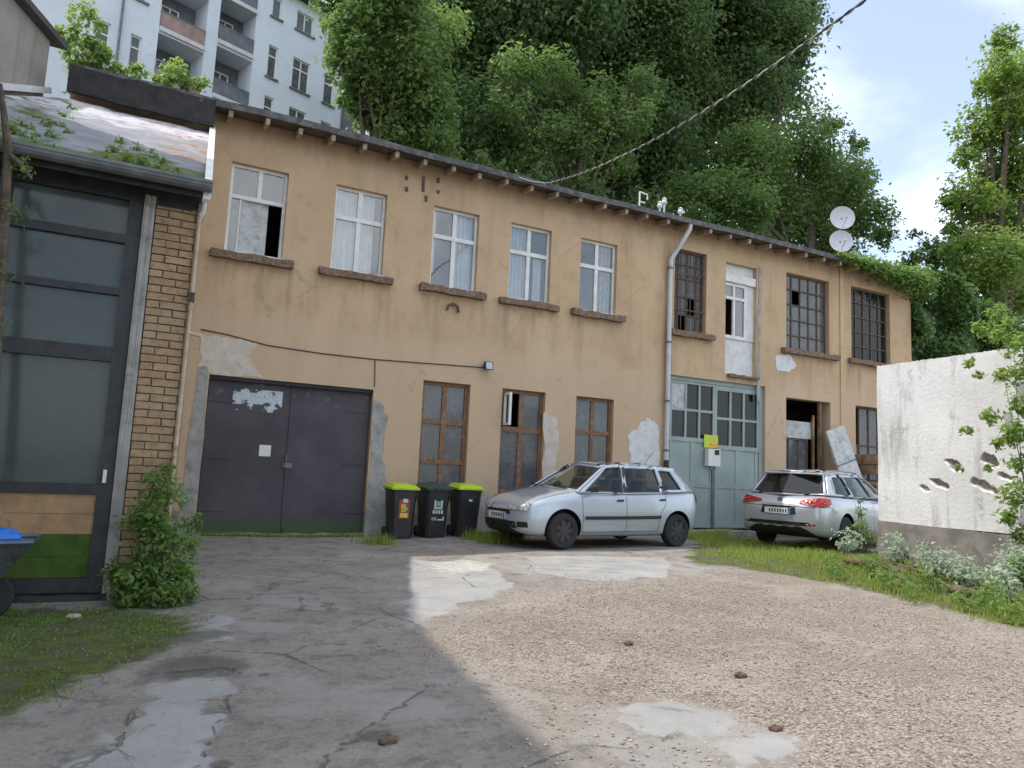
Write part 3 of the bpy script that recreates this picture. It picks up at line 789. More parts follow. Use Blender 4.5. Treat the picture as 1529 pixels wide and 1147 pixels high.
# upper white windows
def sill(x0, x1, z, seed, y1=0.05, h=0.13, mat='sill_stone'):
    MB().roughbox(x0, x1, -0.14, y1, z - h, z, 10, 0.014, seed).build('window_sill', M[mat], bld)
for i, (a, b) in enumerate(UP):
    if i == 0:
        casement(bld, 'window', a, b, 4.95, 6.64, 0.10, M['white_paint'], 0.055, [a + .52], [6.04], 0.07, M['glass'], skip=((0, 0), (1, 0)), rows=(1,))
        MB().box(a + .20, a + .23, .11, .15, 5.02, 6.0).build('casement_stile', M['white_paint'], bld)
        MB().box(a + .06, a + .20, .13, .134, 5.02, 6.0).build('pane', M['glass'], bld)
    else:
        casement(bld, 'window', a, b, 4.95, 6.64, 0.10, M['white_paint'], 0.055, [(a + b) / 2], [6.04], 0.085, M['glass'])
    sill(a - .22, b + .2, 4.955, 20 + i)
    MB().roughbox(a - .02, b + .02, -0.03, 0.10, 4.957, 4.99, 8, 0.008, 70 + i).build('sill_cap', M['white_paint'], bld)
# remove the lower mullion of the first window by building it as an open light: board screen
scr = MB().box(UP[0][0] + .24, UP[0][0] + .71, .17, .185, 5.0, 6.02).build('window_board', M['grey_board'])
tag(scr, 'pale board standing in the half open upper window above the garage door', 'board')

def curtain(x0, x1, z0, z1, y, label, seed, waves=7, mat='curtain'):
    n = 60; r = random.Random(seed); mb = MB(); pts = []
    for k in range(n + 1):
        t = k / n; x = x0 + (x1 - x0) * t
        pts.append((x, y + 0.025 * math.sin(t * waves * 6.283 + seed) + 0.012 * math.sin(t * waves * 14.1)))
    for a, b in zip(pts[:-1], pts[1:]):
        mb.quad((a[0], a[1], z0), (b[0], b[1], z0), (b[0], b[1], z1), (a[0], a[1], z1))
    return tag(mb.build('curtain', M[mat], smooth=True), label, 'curtain', 'net curtains in the upper windows')
curtain(3.03, 3.80, 4.97, 6.62, .215, 'pale net curtain drawn across the second upper window from the garage end', 1)
curtain(5.50, 5.95, 4.97, 6.62, .215, 'white net curtain covering one casement of the upper window above the bins', 2, 4)
curtain(4.97, 5.12, 5.3, 6.62, .23, 'narrow strip of curtain beside the mullion of the half curtained upper window', 9, 2)
curtain(6.78, 7.30, 4.97, 6.62, .215, 'white net curtain on the left casement of the fourth upper window', 3, 5)
curtain(7.42, 7.62, 4.97, 6.0, .22, 'narrow white curtain gathered at the right casement of the fourth upper window', 4, 2)
curtain(9.10, 9.48, 4.97, 6.62, .24, 'greyish curtain half drawn in the upper window nearest the downpipe', 5, 3, 'grey_board')

# lower brown windows
for i, (a, b) in enumerate(LOW):
    m_ = (a + b) / 2
    if i == 0:
        casement(bld, 'window', a, b, .85, 3.04, .10, M['brown_wood'], .075, [m_], [1.45, 2.24], .10, M['dusty_glass'])
    elif i == 1:
        casement(bld, 'window', a, b, .85, 3.04, .10, M['brown_wood'], .075, [m_], [2.2], .11, M['dusty_glass'], skip=((0, 1),))
        f = MB(); f.box(a + .07, a + .12, .02, .07, 2.27, 2.95); f.box(a + .07, a + .12, -.22, -.17, 2.27, 2.95)
        f.box(a + .07, a + .12, -.17, .02, 2.27, 2.32); f.box(a + .07, a + .12, -.17, .02, 2.90, 2.95)
        oc = f.build('open_casement', M['white_paint'], bld)
        MB().box(a + .09, a + .095, -.17, .02, 2.32, 2.90).build('pane', M['glass'], oc)
    else:
        casement(bld, 'window', a, b, .85, 3.04, .10, M['brown_wood'], .07, [m_], [2.26], .09, M['dusty_glass'])
    MB().roughbox(a - .05, b + .05, -0.08, 0.09, .77, .852, 8, .01, 60 + i).build('window_sill', M['grey_render'], bld)

# barred and steel windows on the far half
casement(bld, 'window', 11.2, 12.2, 4.86, 6.9, .12, M['rust_iron'], .05, [11.42, 11.7, 11.98], [5.3, 5.75, 6.2, 6.55], .03, M['dusty_glass'], skip=((1, 0), (2, 1)))
for x in (11.30, 11.44, 11.58, 11.72, 11.86, 12.0, 12.12):
    MB().tube([(x, .04, 4.87), (x, .04, 6.89)], .011, 6).build('window_bar', M['rust_iron'], bld)
for z in (5.4, 6.3):
    MB().box(11.2, 12.2, .052, .06, z, z + .03).build('cross_bar', M['rust_iron'], bld)
sill(11.05, 12.4, 4.86, 31)
MB().box(12.83, 13.88, .125, .2, 3.98, 4.895).build('infill_panel', M['white_render'], bld)
MB().box(12.83, 13.88, .125, .2, 6.505, 6.83).build('infill_panel', M['white_render'], bld)
MB().roughbox(12.83, 13.88, .03, .124, 6.35, 6.55, 8, .008, 5).build('shutter_box', M['white_paint'], bld)
casement(bld, 'window', 12.83, 13.62, 4.9, 6.34, .09, M['white_paint'], .075, [13.2], [5.95], .07, M['glass'], skip=((0, 0),))
MB().box(13.625, 13.88, .10, .2, 4.9, 6.34).build('infill_panel', M['white_render'], bld)
MB().roughbox(12.9, 13.9, -.10, .12, 3.9, 3.975, 8, .012, 77).build('ledge', M['sill_stone'], bld)
casement(bld, 'window', 14.94, 16.57, 4.86, 6.92, .12, M['rust_iron'], .04, [14.94 + 1.63 * k / 5 for k in (1, 2, 3, 4)], [4.86 + 2.06 * k / 5 for k in (1, 2, 3, 4)], .028, M['dusty_glass'], skip=((1, 3),))
sill(14.75, 16.85, 4.86, 33)
casement(bld, 'window', 17.46, 19.1, 4.86, 6.95, .12, M['rust_iron'], .04, [17.46 + 1.64 * k / 5 for k in (1, 2, 3, 4)], [4.86 + 2.09 * k / 5 for k in (1, 2, 3, 4)], .028, M['green_glass'])
sill(17.3, 19.3, 4.86, 34)
mb = MB()
mb.box(14.98, 16.2, .22, .26, 2.55, 3.0); 
mb.build('inner_lintel', M['grey_board'], bld)
casement(bld, 'window', 14.98, 16.0, .9, 2.55, .24, M['rust_iron'], .05, [15.3, 15.66], [1.7], .03, M['dusty_glass'])
mb = MB(); mb.box(16.32, 16.40, .12, .2, .9, 3.57); mb.box(16.1, 16.16, .15, .2, .9, 3.2)
mb.build('door_post', M['plank'], bld)
casement(bld, 'window', 17.6, 19.2, 1.5, 3.58, .2, M['rust_iron'], .05, [18.0, 18.4, 18.8], [2.5], .04, M['dusty_glass'], skip=((0, 1),))

# pilaster strip
MB().box(16.98, 17.12, -.03, -.001, -.1, 7.38).build('pilaster', M['plaster'], bld)

# garage doors
gd = MB()
gd.box(1.06, 2.492, .12, .16, .03, 2.74).build('garage_door_leaf', M['garage'], bld)
g2 = MB().box(2.512, 3.95, .13, .17, .03, 2.74).build('garage_door_leaf', M['garage'], bld)
mb = MB(); mb.box(2.47, 2.53, .10, .12, .1, 2.7); mb.build('cover_strip', M['garage'], bld)
mb = MB(); mb.tube([(2.46, .12, 1.42), (2.46, .06, 1.42), (2.46, .06, 1.25), (2.46, .12, 1.25)], .012, 6); mb.box(2.42, 2.58, .09, .10, 1.2, 1.28)
mb.build('door_handle', M['zinc'], bld)
for z in (.4, 1.3, 2.3):
    MB().box(1.06, 1.5, .105, .119, z, z + .05).build('strap_hinge', M['garage'], bld); MB().box(3.5, 3.95, .115, .129, z, z + .05).build('strap_hinge', M['garage'], bld)
MB().box(1.04, 3.97, .02, .20, 2.68, 2.75).build('lintel_shade_bar', M['black_tar'], bld)  # black bar across the door head, puts the lintel's shadow into colour
MB().roughbox(1.0, 4.0, -.25, .15, -.2, .028, 12, .015, 8).build('threshold', M['grey_render'], bld)

# green gate with glazed top
def gate():
    x0, x1, z0, z1 = 11.12, 14.2, .16, 3.78; y = .08; mid = (x0 + x1) / 2 - .05
    fr = MB(); fr.box(x0, x0 + .08, y, y + .1, z0, z1); fr.box(x1 - .12, x1, y, y + .1, z0, z1); fr.box(x0 + .08, x1 - .12, y, y + .1, z1 - .1, z1)
    fr.build('gate_frame', M['gate'], bld)
    for (a, b, rowz, lo) in ((x0 + .09, mid - .005, (2.33, 2.99, 3.62), 2.33), (mid + .005, x1 - .13, (2.2, 2.86, 3.55), 2.2)):
        n = 3; w = (b - a)
        lf = MB()
        lf.box(a, b, y + .03, y + .07, z0 + .03, lo - .1)
        lf.box(a, b, y + .005, y + .085, lo - .1, lo)
        lf.box(a, b, y + .005, y + .085, rowz[2], z1 - .11)
        cells = [a + .06 + (w - .12) * k / n for k in range(n + 1)]
        lf.box(a, a + .06, y + .005, y + .085, lo, rowz[2]); lf.box(b - .06, b, y + .005, y + .085, lo, rowz[2])
        for c in cells[1:-1]:
            lf.box(c - .03, c + .03, y + .01, y + .08, lo, rowz[2])
        for k in range(n):
            l = cells[k] + (.03 if k else 0); r_ = cells[k + 1] - (.03 if k < n - 1 else 0)
            lf.box(l, r_, y + .01, y + .08, rowz[1] - .03, rowz[1] + .03)
        leaf = lf.build('gate_leaf', M['gate'], bld)
        for k in range(n):
            l = cells[k] + (.03 if k else 0); r_ = cells[k + 1] - (.03 if k < n - 1 else 0)
            for j in (0, 1):
                za = lo if j == 0 else rowz[1] + .03; zb = rowz[1] - .03 if j == 0 else rowz[2]
                if a < 12 and k == 0 and j == 1:
                    MB().box(l, r_, y + .03, y + .06, za, zb).build('board_infill', M['grey_board'], leaf)
                else:
                    MB().box(l, r_, y + .045, y + .05, za, zb).build('pane', M['green_glass'], leaf)
        # framed lower panels
        pl = MB()
        for (u0, u1) in ((a + .02, a + .12), (a + w * .47, a + w * .55), (b - .12, b - .02)):
            pl.box(u0, u1, y + .012, y + .03, z0 + .04, lo - .1)
        for zz in (z0 + .05, 1.15):
            pl.box(a + .12, a + w * .47, y + .014, y + .03, zz, zz + .13); pl.box(a + w * .55, b - .12, y + .014, y + .03, zz, zz + .13)
        pl.build('gate_rails', M['gate'], leaf)
    MB().box(12.52, 12.60, y - .02, y + .012, .2, 1.6).build('cover_strip', M['zinc'], bld)
    MB().roughbox(x0 - .05, x1 + .05, -.3, .12, -.15, .155, 10, .02, 4).build('threshold', M['grey_render'], bld)
gate()

# downpipe
p0 = Vector((11.28, -.45, 7.30)); mb = MB()
mb.tube([(11.28, -.45, 7.40), (11.27, -.44, 7.25), (11.12, -.15, 6.75), (11.0, -.10, 6.55), (10.99, -.10, 6.4), (10.98, -.10, 1.75)], .055, 10)
dp = mb.build('downpipe', M['plastic_pipe'], bld, smooth=True)
mb = MB()
for z in (6.3, 4.5, 3.1, 1.95):
    mb.lathe((10.985, -.10, z), (0, 0, 1), [(0, .066), (.05, .066)], 12)
mb.build('pipe_clamp', M['zinc'], dp)
MB().tube([(10.98, -.10, 1.749), (10.98, -.10, .05)], .06, 10).build('cast_iron_foot', M['cast_iron'], bld, smooth=True)

# plaster scars
def pz(pts): return [(ony(x, y).x, ony(x, y).z) for x, y in pts]
wall_patch(bld, jag(pz([(300, 500), (340, 503), (385, 512), (372, 530), (384, 556), (392, 565), (312, 558), (298, 558)]), 1, .03), M['pale_render'])
wall_patch(bld, jag([(.76, -.1), (1.03, -.1), (1.03, 2.86), (.86, 2.9), (.8, 1.8)], 2, .02), M['grey_render'])
wall_patch(bld, jag([(3.98, -.1), (4.75, -.1), (4.7, .75), (4.35, .95), (4.22, 1.6), (4.28, 2.2), (4.1, 2.55), (3.98, 2.5)], 3, .04), M['grey_render'])
wall_patch(bld, jag(pz([(938, 648), (952, 640), (965, 625), (982, 632), (983, 700), (940, 700)]), 4, .05), M['white_render'])
wall_patch(bld, jag(pz([(1158, 532), (1180, 530), (1188, 545), (1178, 557), (1160, 554)]), 5, .03), M['white_render'])
wall_patch(bld, jag([(5.95, .0), (6.6, .0), (6.55, .7), (6.3, 1.0), (6.05, .75)], 6, .05), M['grey_render'])
wall_patch(bld, jag([(13.92, 3.4), (14.02, 3.4), (14.06, 6.85), (13.93, 6.9)], 8, .03), M['grey_render'])
wall_patch(bld, jag([(7.72, 2.6), (8.1, 2.55), (8.08, .8), (7.8, .8)], 9, .06), M['pale_render'])

# hooks, bolts, lamp, wall cable
mb = MB(); c = ony(675, 460)
mb.tube([(c.x - .12, -.05, c.z - .07), (c.x - .1, -.06, c.z + .03), (c.x, -.05, c.z + .09), (c.x + .1, -.06, c.z + .03), (c.x + .13, -.05, c.z - .09)], .025, 6)
mb.tube([(c.x, .02, c.z + .07), (c.x, -.07, c.z + .07)], .03, 6)
tag(mb.build('iron_hook', M['rust_iron']), 'rusty iron wall hook below an upper window sill on the ochre wall', 'hook')
for (x, y, h) in ((607, 266, .08), (607, 283, .09), (632, 275, .32), (654, 270, .1), (636, 297, .12), (654, 287, .06)):
    c = ony(x, y); MB().roughbox(c.x - .025, c.x + .025, -.03, .01, c.z - h / 2, c.z + h / 2, 3, .006, x).build('anchor_bolt', M['rust_iron'], bld)
c = ony(725, 547)
lp = thing('wall_lamp', 'small grey wall lamp on the ochre wall above the brown windows', 'lamp', (c.x, 0, c.z))
MB().box(c.x - .03, c.x + .03, -.06, 0, c.z - .05, c.z + .05).build('bracket', M['zinc'], lp)
MB().hexa([(c.x - .09, -.2, c.z - .1), (c.x + .09, -.2, c.z - .1), (c.x + .09, -.06, c.z - .06), (c.x - .09, -.06, c.z - .06), (c.x - .09, -.17, c.z + .08), (c.x + .09, -.17, c.z + .08), (c.x + .07, -.06, c.z + .07), (c.x - .07, -.06, c.z + .07)]).build('housing', M['dark_steel'], lp)
MB().hexa([(c.x - .07, -.206, c.z - .08), (c.x + .07, -.206, c.z - .08), (c.x + .07, -.2, c.z - .08), (c.x - .07, -.2, c.z - .08), (c.x - .07, -.178, c.z + .065), (c.x + .07, -.178, c.z + .065), (c.x + .07, -.172, c.z + .065), (c.x - .07, -.172, c.z + .065)]).build('lens', M['lamp_glass'], lp)
pts = []
for (x, y) in ((300, 492), (340, 500), (400, 516), (480, 528), (560, 537), (640, 543), (722, 549)):
    q = ony(x, y); pts.append((q.x, -.012, q.z))
tag(MB().tube(pts, .011, 5).build('wall_cable', M['cable_dark']), 'thin dark cable clipped across the ochre wall above the garage door', 'cable')
q = ony(560, 537); q2 = ony(559, 580)
tag(MB().tube([(q.x, -.012, q.z - .02), (q2.x, -.012, q2.z + .03)], .009, 5).build('wall_cable', M['cable_dark']), 'short cable drop running down to the garage door corner', 'cable')

# notices
def sheet(x0, x1, z0, z1, y, nx_, nz_, keep, seed):
    mb = MB(); r = np.random.default_rng(seed); w = (x1 - x0) / nx_; h = (z1 - z0) / nz_
    base = r.random((nz_ // 3 + 2, nx_ // 3 + 2))
    for i in range(nx_):
        for k in range(nz_):
            fi, fk = i / 3, k / 3; a, b = int(fi), int(fk); u, v = fi - a, fk - b
            val = (base[b, a] * (1 - u) + base[b, a + 1] * u) * (1 - v) + (base[b + 1, a] * (1 - u) + base[b + 1, a + 1] * u) * v
            if val + r.uniform(-.12, .12) < keep(i / nx_, k / nz_):
                continue
            X, Z = x0 + i * w, z0 + k * h
            mb.quad((X, y, Z), (X + w, y, Z), (X + w, y, Z + h), (X, y, Z + h))
    return mb
a = ony(350, 578); b = ony(422, 612)
sh = sheet(a.x, b.x, b.z - .06, a.z, .113, 34, 18, lambda u, v: .62 - .42 * math.exp(-((v - .55) / .3) ** 2) + (.15 if v < .3 else 0), 12)
pn = thing('peeling_notice', 'torn pale blue notice peeling off the dark garage door', 'notice', (a.x, .12, b.z))
MB().box(a.x - .02, b.x + .02, .1145, .119, b.z - .07, a.z + .01).build('backing', M['garage'], pn)
tag(sh.build('paint_flakes', simple('peeling_paint', (0.50, 0.57, 0.62), 0.8, 0.15, 20), pn), kind='stuff')
c = ony(397, 673)
tag(MB().box(c.x - .1, c.x + .1, .106, .118, c.z - .1, c.z + .1).build('notice_plate', M['paper']), 'small square white plate on the dark garage door', 'sign')

c = ony(1062, 678, .05)
mbx = thing('letter_box', 'white letter box on the green glazed gate', 'letter box', (c.x, .05, c.z - .25))
MB().box(c.x - .19, c.x + .19, -.07, .075, c.z - .30, c.z + .12).build('box', M['paper'], mbx, bevel=.01)
MB().box(c.x + .0, c.x + .14, -.082, -.07, c.z - .02, c.z + .1).build('letter_slot', M['car_trim'], mbx)
yl = thing('yellow_notice', 'faded yellow notice above the letter box on the green gate', 'notice', (c.x, .05, c.z + .2))
MB().box(c.x - .22, c.x + .22, .06, .072, c.z + .15, c.z + .46).build('sheet', M['hi_vis'], yl)
MB().box(c.x - .05, c.x + .22, .054, .06, c.z + .15, c.z + .26).build('print', M['orange_ink'], yl)

# ------------------------------------------------------------------ annex with glazed door
ax_ = thing('annex_building', 'low annex with tall dark glazed door, brick pier and mossy sloping roof', 'building', (-.5, -5.8, 0))
YA = -5.8
def roofz(y): return 3.93 + (y + 6.1) * 0.519
mb = MB()
A_ = [(-3.4, -6.15), (.40, -6.15), (.70, -.03), (-1.55, -.03)]
n = 14
rg = random.Random(2)
grid = []
for j in range(n + 1):
    t = j / n; row = []
    for i in range(n + 1):
        s = i / n
        xa = A_[0][0] + (A_[1][0] - A_[0][0]) * s; xb = A_[3][0] + (A_[2][0] - A_[3][0]) * s
        x = xa + (xb - xa) * t; y = A_[0][1] + (A_[3][1] - A_[0][1]) * t
        row.append((x, y, roofz(y) + (rg.uniform(-.02, .03) if 0 < i < n and 0 < j < n else 0)))
    grid.append(row)
for j in range(n):
    for i in range(n):
        mb.quad(grid[j][i], grid[j][i + 1], grid[j + 1][i + 1], grid[j + 1][i])
for (p, q) in (((-3.4, -6.15), (.40, -6.15)), ((.40, -6.15), (.70, -.03))):
    mb.quad((p[0], p[1], roofz(p[1]) - .1), (q[0], q[1], roofz(q[1]) - .1), (q[0], q[1], roofz(q[1])), (p[0], p[1], roofz(p[1])), 1)
ro = mb.build('roof', [M['annex_roof'], M['black_tar']], ax_, smooth=True)
mb = MB(); mb.hexa([(.36, -6.16, roofz(-6.16) - .10), (.43, -6.16, roofz(-6.16) - .10), (.745, -.02, roofz(-.02) - .12), (.65, -.02, roofz(-.02) - .12),
                    (.36, -6.16, roofz(-6.16) + .06), (.43, -6.16, roofz(-6.16) + .06), (.745, -.02, roofz(-.02) + .12), (.65, -.02, roofz(-.02) + .12)])
mb.build('verge_flashing', M['white_paint'], ro)
mb = MB(); prof = [(math.cos(a) * .065, -math.sin(a) * .075) for a in np.linspace(0, math.pi, 8)]
GY_, GZ_ = -6.22, 3.93
for k in range(7):
    p, q = prof[k], prof[k + 1]
    for f_ in (1.0, 1.07):
        mb.quad((-3.4, GY_ + p[0] * f_, GZ_ + p[1] * f_), (.43, GY_ + p[0] * f_, GZ_ + p[1] * f_), (.43, GY_ + q[0] * f_, GZ_ + q[1] * f_), (-3.4, GY_ + q[0] * f_, GZ_ + q[1] * f_))
for x in np.arange(-3.2, .42, .40):
    mb.box(x, x + .02, GY_ - .075, GY_ + .06, GZ_ - .008, GZ_ + .012)
mb.box(-3.4, .43, GY_ - .078, GY_ - .066, GZ_ - .008, GZ_ + .02)
mb.poly([(.43, GY_ + p[0], GZ_ + p[1]) for p in prof])
mb.build('gutter', M['zinc'], ax_)
MB().box(-3.3, .37, YA - .02, YA + .1, 3.757, 4.04).build('lintel', M['dark_steel'], ax_)
dr = MB()
dr.box(-1.34, -1.22, YA - .02, YA + .08, .03, 3.755); dr.box(-.27, -.145, YA - .02, YA + .08, .03, 3.755)
for (za, zb) in ((3.325, 3.41), (2.81, 2.88), (2.165, 2.305), (.92, 1.015), (.035, .165)):
    dr.box(-1.22, -.27, YA - .015, YA + .075, za, zb)
door = dr.build('glazed_door', M['dark_steel'], ax_)
for (za, zb) in ((3.41, 3.753), (2.88, 3.325), (2.305, 2.81), (1.015, 2.165)):
    MB().box(-1.22, -.27, YA + .03, YA + .036, za, zb).build('pane', M['dark_glass'], door)
MB().box(-1.22, -.27, YA + .01, YA + .03, .74, .917).build('board', M['plywood'], door)
MB().box(-1.22, -.27, YA + .012, YA + .032, .555, .737).build('board', M['plywood'], door)
MB().box(-1.22, -.27, YA + .005, YA + .03, .355, .552).build('board', M['mossboard'], door)
MB().box(-1.22, -.27, YA + .008, YA + .033, .168, .352).build('board', M['mossboard'], door)
MB().box(-.235, -.205, YA - .06, YA - .02, 1.03, 1.15).build('door_handle', M['paper'], door)
MB().box(-3.3, -1.35, YA, YA + .12, -.3, 3.755).build('wall', M['plinth'], ax_)
MB().box(-1.3, -.25, YA + 2.6, YA + 2.7, -.2, 3.9).build('back_wall', M['interior'], ax_)
MB().roughbox(-1.4, -.1, YA - .1, YA + .15, -.2, .025, 8, .008, 3).build('threshold', M['dark_steel'], ax_)
MB().roughbox(-.14, -.04, YA - .06, YA + .1, -.15, 3.83, 10, .005, 6).build('post', M['grey_render'], ax_)
MB().hexa([(-.02, YA + .02, -.2), (.345, YA + .02, -.2), (.67, -.02, -.2), (.3, -.02, -.2), (-.02, YA + .02, 3.85), (.345, YA + .02, 3.85), (.67, -.02, 6.9), (.3, -.02, 6.9)]).build('pier_core', M['mortar'], ax_)
# bricks of the pier, each its own piece
def brickmesh(L):
    b = MB(); b.roughbox(-L / 2, L / 2, -.03, .015, -.0325, .0325, 3, .0022, int(L * 1000)); o = b.build('brick', M['brick'])
    o.parent = ax_; return o
protos = {}
ax_loc = Vector((-.5, -5.8, 0)); rb = random.Random(4)
for k in range(60):
    z = -.06 + k * .0765
    if z > 3.82: break
    runs = [(-.03, .20), (.211, .35)] if k % 2 == 0 else [(-.03, .08), (.091, .321), (.332, .35)]
    for (a, b) in runs:
        L = round(b - a, 3)
        if L not in protos:
            o = brickmesh(L); protos[L] = o
        else:
            o = protos[L].copy(); COL.objects.link(o)
        o.location = Vector(((a + b) / 2 + rb.uniform(-.002, .002), YA + .012 + rb.uniform(-.005, .004), z)) - ax_loc
        o.rotation_euler = (rb.uniform(-.012, .012), 0, rb.uniform(-.02, .02))
mb = MB(); mb.tube([(.362, YA - .04, 3.84), (.362, YA - .045, 2.75), (.355, YA - .04, 1.4), (.35, YA - .045, -.05)], .021, 8)
mb.build('beige_pipe', M['beige_pipe'], ax_, smooth=True)
mb = MB(); mb.tube([(.362, YA - .04, 3.72), (.385, YA - .05, 3.76), (.39, YA - .05, 3.86)], .03, 8); mb.build('pipe_elbow', M['plastic_pipe'], ax_, smooth=True)
mb = MB(); mb.tube([(.365, YA - .05, 2.52), (.48, YA - .02, 2.51)], .019, 8); mb.build('pipe_branch', M['beige_pipe'], ax_, smooth=True)
mb = MB(); mb.roughbox(.335, .388, YA - .085, YA - .03, 2.83, 2.925, 3, .007, 3); mb.build('junction_box', M['cast_iron'], ax_)

# ------------------------------------------------------------------ neighbour house
nb = thing('neighbour_house', 'grey rendered neighbouring house with dark overhanging eave above the annex roof', 'house', (-4, -5, 0))
W_ = [(-1.86, -.05), (-2.58, -1.98), (-12, -1.98), (-12, -.05)]
mb = MB()
for a, b in zip(W_, W_[1:] + W_[:1]):
    mb.quad((*a, -.5), (*b, -.5), (*b, 7.98), (*a, 7.98))
W2 = [(-2.58, -2.0), (-3.08, -3.55), (-3.45, -6.53), (-4.3, -13.5), (-4.6, -18), (-12, -18), (-12, -2.0)]  # unseen taller block, added; height and footprint shaped to cast the yard shadow
for a, b in zip(W2, W2[1:] + W2[:1]):
    mb.quad((*a, -.5), (*b, -.5), (*b, 11.45), (*a, 11.45))
mb.build('wall', M['neighbour'], nb)
mb = MB()
def eaves(E_, zr, ridge_x, rise):
    for (a, b) in zip(E_[:-1], E_[1:]):
        c, d = (ridge_x, a[1], zr + rise), (ridge_x, b[1], zr + rise)
        mb.quad((*a, zr), (*b, zr), d, c); mb.quad((*a, zr - .1), (*a, zr), (*b, zr), (*b, zr - .1))
        mb.quad((*a, zr - .1), (*b, zr - .1), (ridge_x, b[1], zr - .1), (ridge_x, a[1], zr - .1))
        mb.quad(c, d, (-12.3, d[1], zr - .1), (-12.3, c[1], zr - .1))
    for e in (E_[0], E_[-1]):
        mb.poly([(*e, zr - .1), (*e, zr), (ridge_x, e[1], zr + rise), (-12.3, e[1], zr - .1)])
eaves([(-1.62, .12), (-2.40, -1.99)], 8.06, -9, 2.6)
eaves([(-2.40, -1.97), (-2.95, -3.5), (-3.32, -6.5), (-4.1, -13.5), (-4.3, -18.2)], 11.53, -9, 2.4)
mb.build('roof', M['roof_tile_dark'], nb)
mb = MB()
pp_ = [(-1.80, -.06), (-2.53, -2.0), (-3.02, -3.55), (-3.38, -6.1)]
for p, q in zip(pp_[:-1], pp_[1:]):
    mb.bar((*p, roofz(p[1]) + .06), (*q, roofz(q[1]) + .06), .10, .10)
mb.build('flashing', M['white_render'], nb)

# ------------------------------------------------------------------ apartment block on the hill
A0 = Vector((1.1, 28.3, 0)); AU = Vector((.934, .357, 0)).normalized(); AN = Vector((.357, -.934, 0)).normalized()
def TA(x, y, z): return tuple(A0 + AU * x - AN * y + Vector((0, 0, z)))
apt = thing('apartment_block', 'tall pale blue apartment block with stacked loggias on the hill behind the workshop', 'building', tuple(A0 + Vector((0, 0, 12))))
aw = []
for (a, b) in ((-5.15, -4.45), (-3.5, -2.95), (3.99, 4.6), (5.62, 6.8), (7.86, 8.6)):
    for zt, h in ((22.75 if a < 0 else 25.85, 2.0), (25.95 if a < 0 else 28.9, 1.25), (22.65 if a > 0 else 19.6, 2.0)):
        aw.append((a, b, zt - h + (0 if h > 1.5 else .0), zt, .18))
lg = []
for zs in (17.3, 20.5, 23.66, 26.85):
    lg.append((-2.2, .25, zs + .0, zs + 2.95, 1.6))
for zs in (18.1, 21.3, 24.5, 27.3):
    lg.append((.92, 3.06, zs, zs + (2.95 if zs < 27 else 1.8), 1.6))
mb = MB(); wall_cells(mb, -9, 9.2, 9, 29.6, aw + lg, T=TA)
mb.quad(TA(9.2, 0, 9), TA(9.2, 11, 9), TA(9.2, 11, 29.6), TA(9.2, 0, 29.6)); mb.quad(TA(-9, 0, 9), TA(-9, 11, 9), TA(-9, 11, 29.6), TA(-9, 0, 29.6))
mb.quad(TA(-9, 11, 9), TA(9.2, 11, 9), TA(9.2, 11, 29.6), TA(-9, 11, 29.6))
mb.build('wall', M['apt_wall'], apt)
mb = MB()
for h in lg:
    mb.quad(TA(h[0] - .05, 1.6, h[2] - .05), TA(h[1] + .05, 1.6, h[2] - .05), TA(h[1] + .05, 1.6, h[3] + .05), TA(h[0] - .05, 1.6, h[3] + .05))
mb.build('loggia_back', M['apt_dark'], apt)
def TB(a, b, c, d, e, f): 
    return [TA(a, c, e), TA(b, c, e), TA(b, d, e), TA(a, d, e), TA(a, c, f), TA(b, c, f), TA(b, d, f), TA(a, d, f)]
for i, h in enumerate(lg):
    MB().hexa(TB(h[0] + .01, h[1] - .01, -.12, .2, h[2] - .1, h[2] + .14)).build('balcony_slab', M['apt_slab'], apt)
    par = MB().hexa(TB(h[0] + .03, h[1] - .03, -.04, .06, h[2] + .145, h[2] + 1.0)).build('parapet', M['apt_panel'] if i < 4 else M['apt_dark'], apt)
    MB().hexa(TB(h[0] + .02, h[1] - .02, -.06, .08, h[2] + 1.0, h[2] + 1.06)).build('handrail', M['zinc'], par)
    casement(apt, 'balcony_door', h[0] + .5, h[0] + 1.5, h[2] + .16, h[2] + 2.3, 1.48, M['white_paint'], .08, [h[0] + 1.0], [], .07, M['dusty_glass'], T=TA)
for (a, b, c, d, e) in aw:
    fr = casement(apt, 'window', a, b, c, d, .1, M['white_paint'], .08, [(a + b) / 2] if b - a > 1 else [], [c + (d - c) * .68] if d - c > 1.6 else [], .08, M['dusty_glass'], T=TA)
    MB().hexa(TB(a - .12, b + .12, -.12, .1, c - .1, c - .002)).build('window_sill', M['zinc'], apt)
mb = MB(); mb.tube([TA(-4.05, -.08, 12), TA(-4.05, -.08, 29.5)], .06, 8); mb.build('drainpipe', M['zinc'], apt)
mb = MB(); mb.hexa([TA(-9.5, -.55, 29.55), TA(9.7, -.55, 29.55), TA(9.7, 11.5, 29.55), TA(-9.5, 11.5, 29.55), TA(-9.5, -.55, 29.85), TA(9.7, -.55, 29.85), TA(9.7, 11.5, 29.85), TA(-9.5, 11.5, 29.85)])
mb.hexa([TA(-9.4, -.3, 29.86), TA(9.6, -.3, 29.86), TA(9.6, 11.3, 29.86), TA(-9.4, 11.3, 29.86), TA(-5, 4.5, 33), TA(5, 4.5, 33), TA(5, 6.5, 33), TA(-5, 6.5, 33)])
mb.build('roof', M['roof_tile_dark'], apt)
mb = MB()
mb.hexa(TB(9.22, 11.2, .3, 6, 10, 25.3)); mb.build('side_wing', M['apt_wall'], apt)
MB().hexa(TB(9.5, 10.6, .22, .295, 22.5, 24.8)).build('side_door', M['apt_dark'], apt)

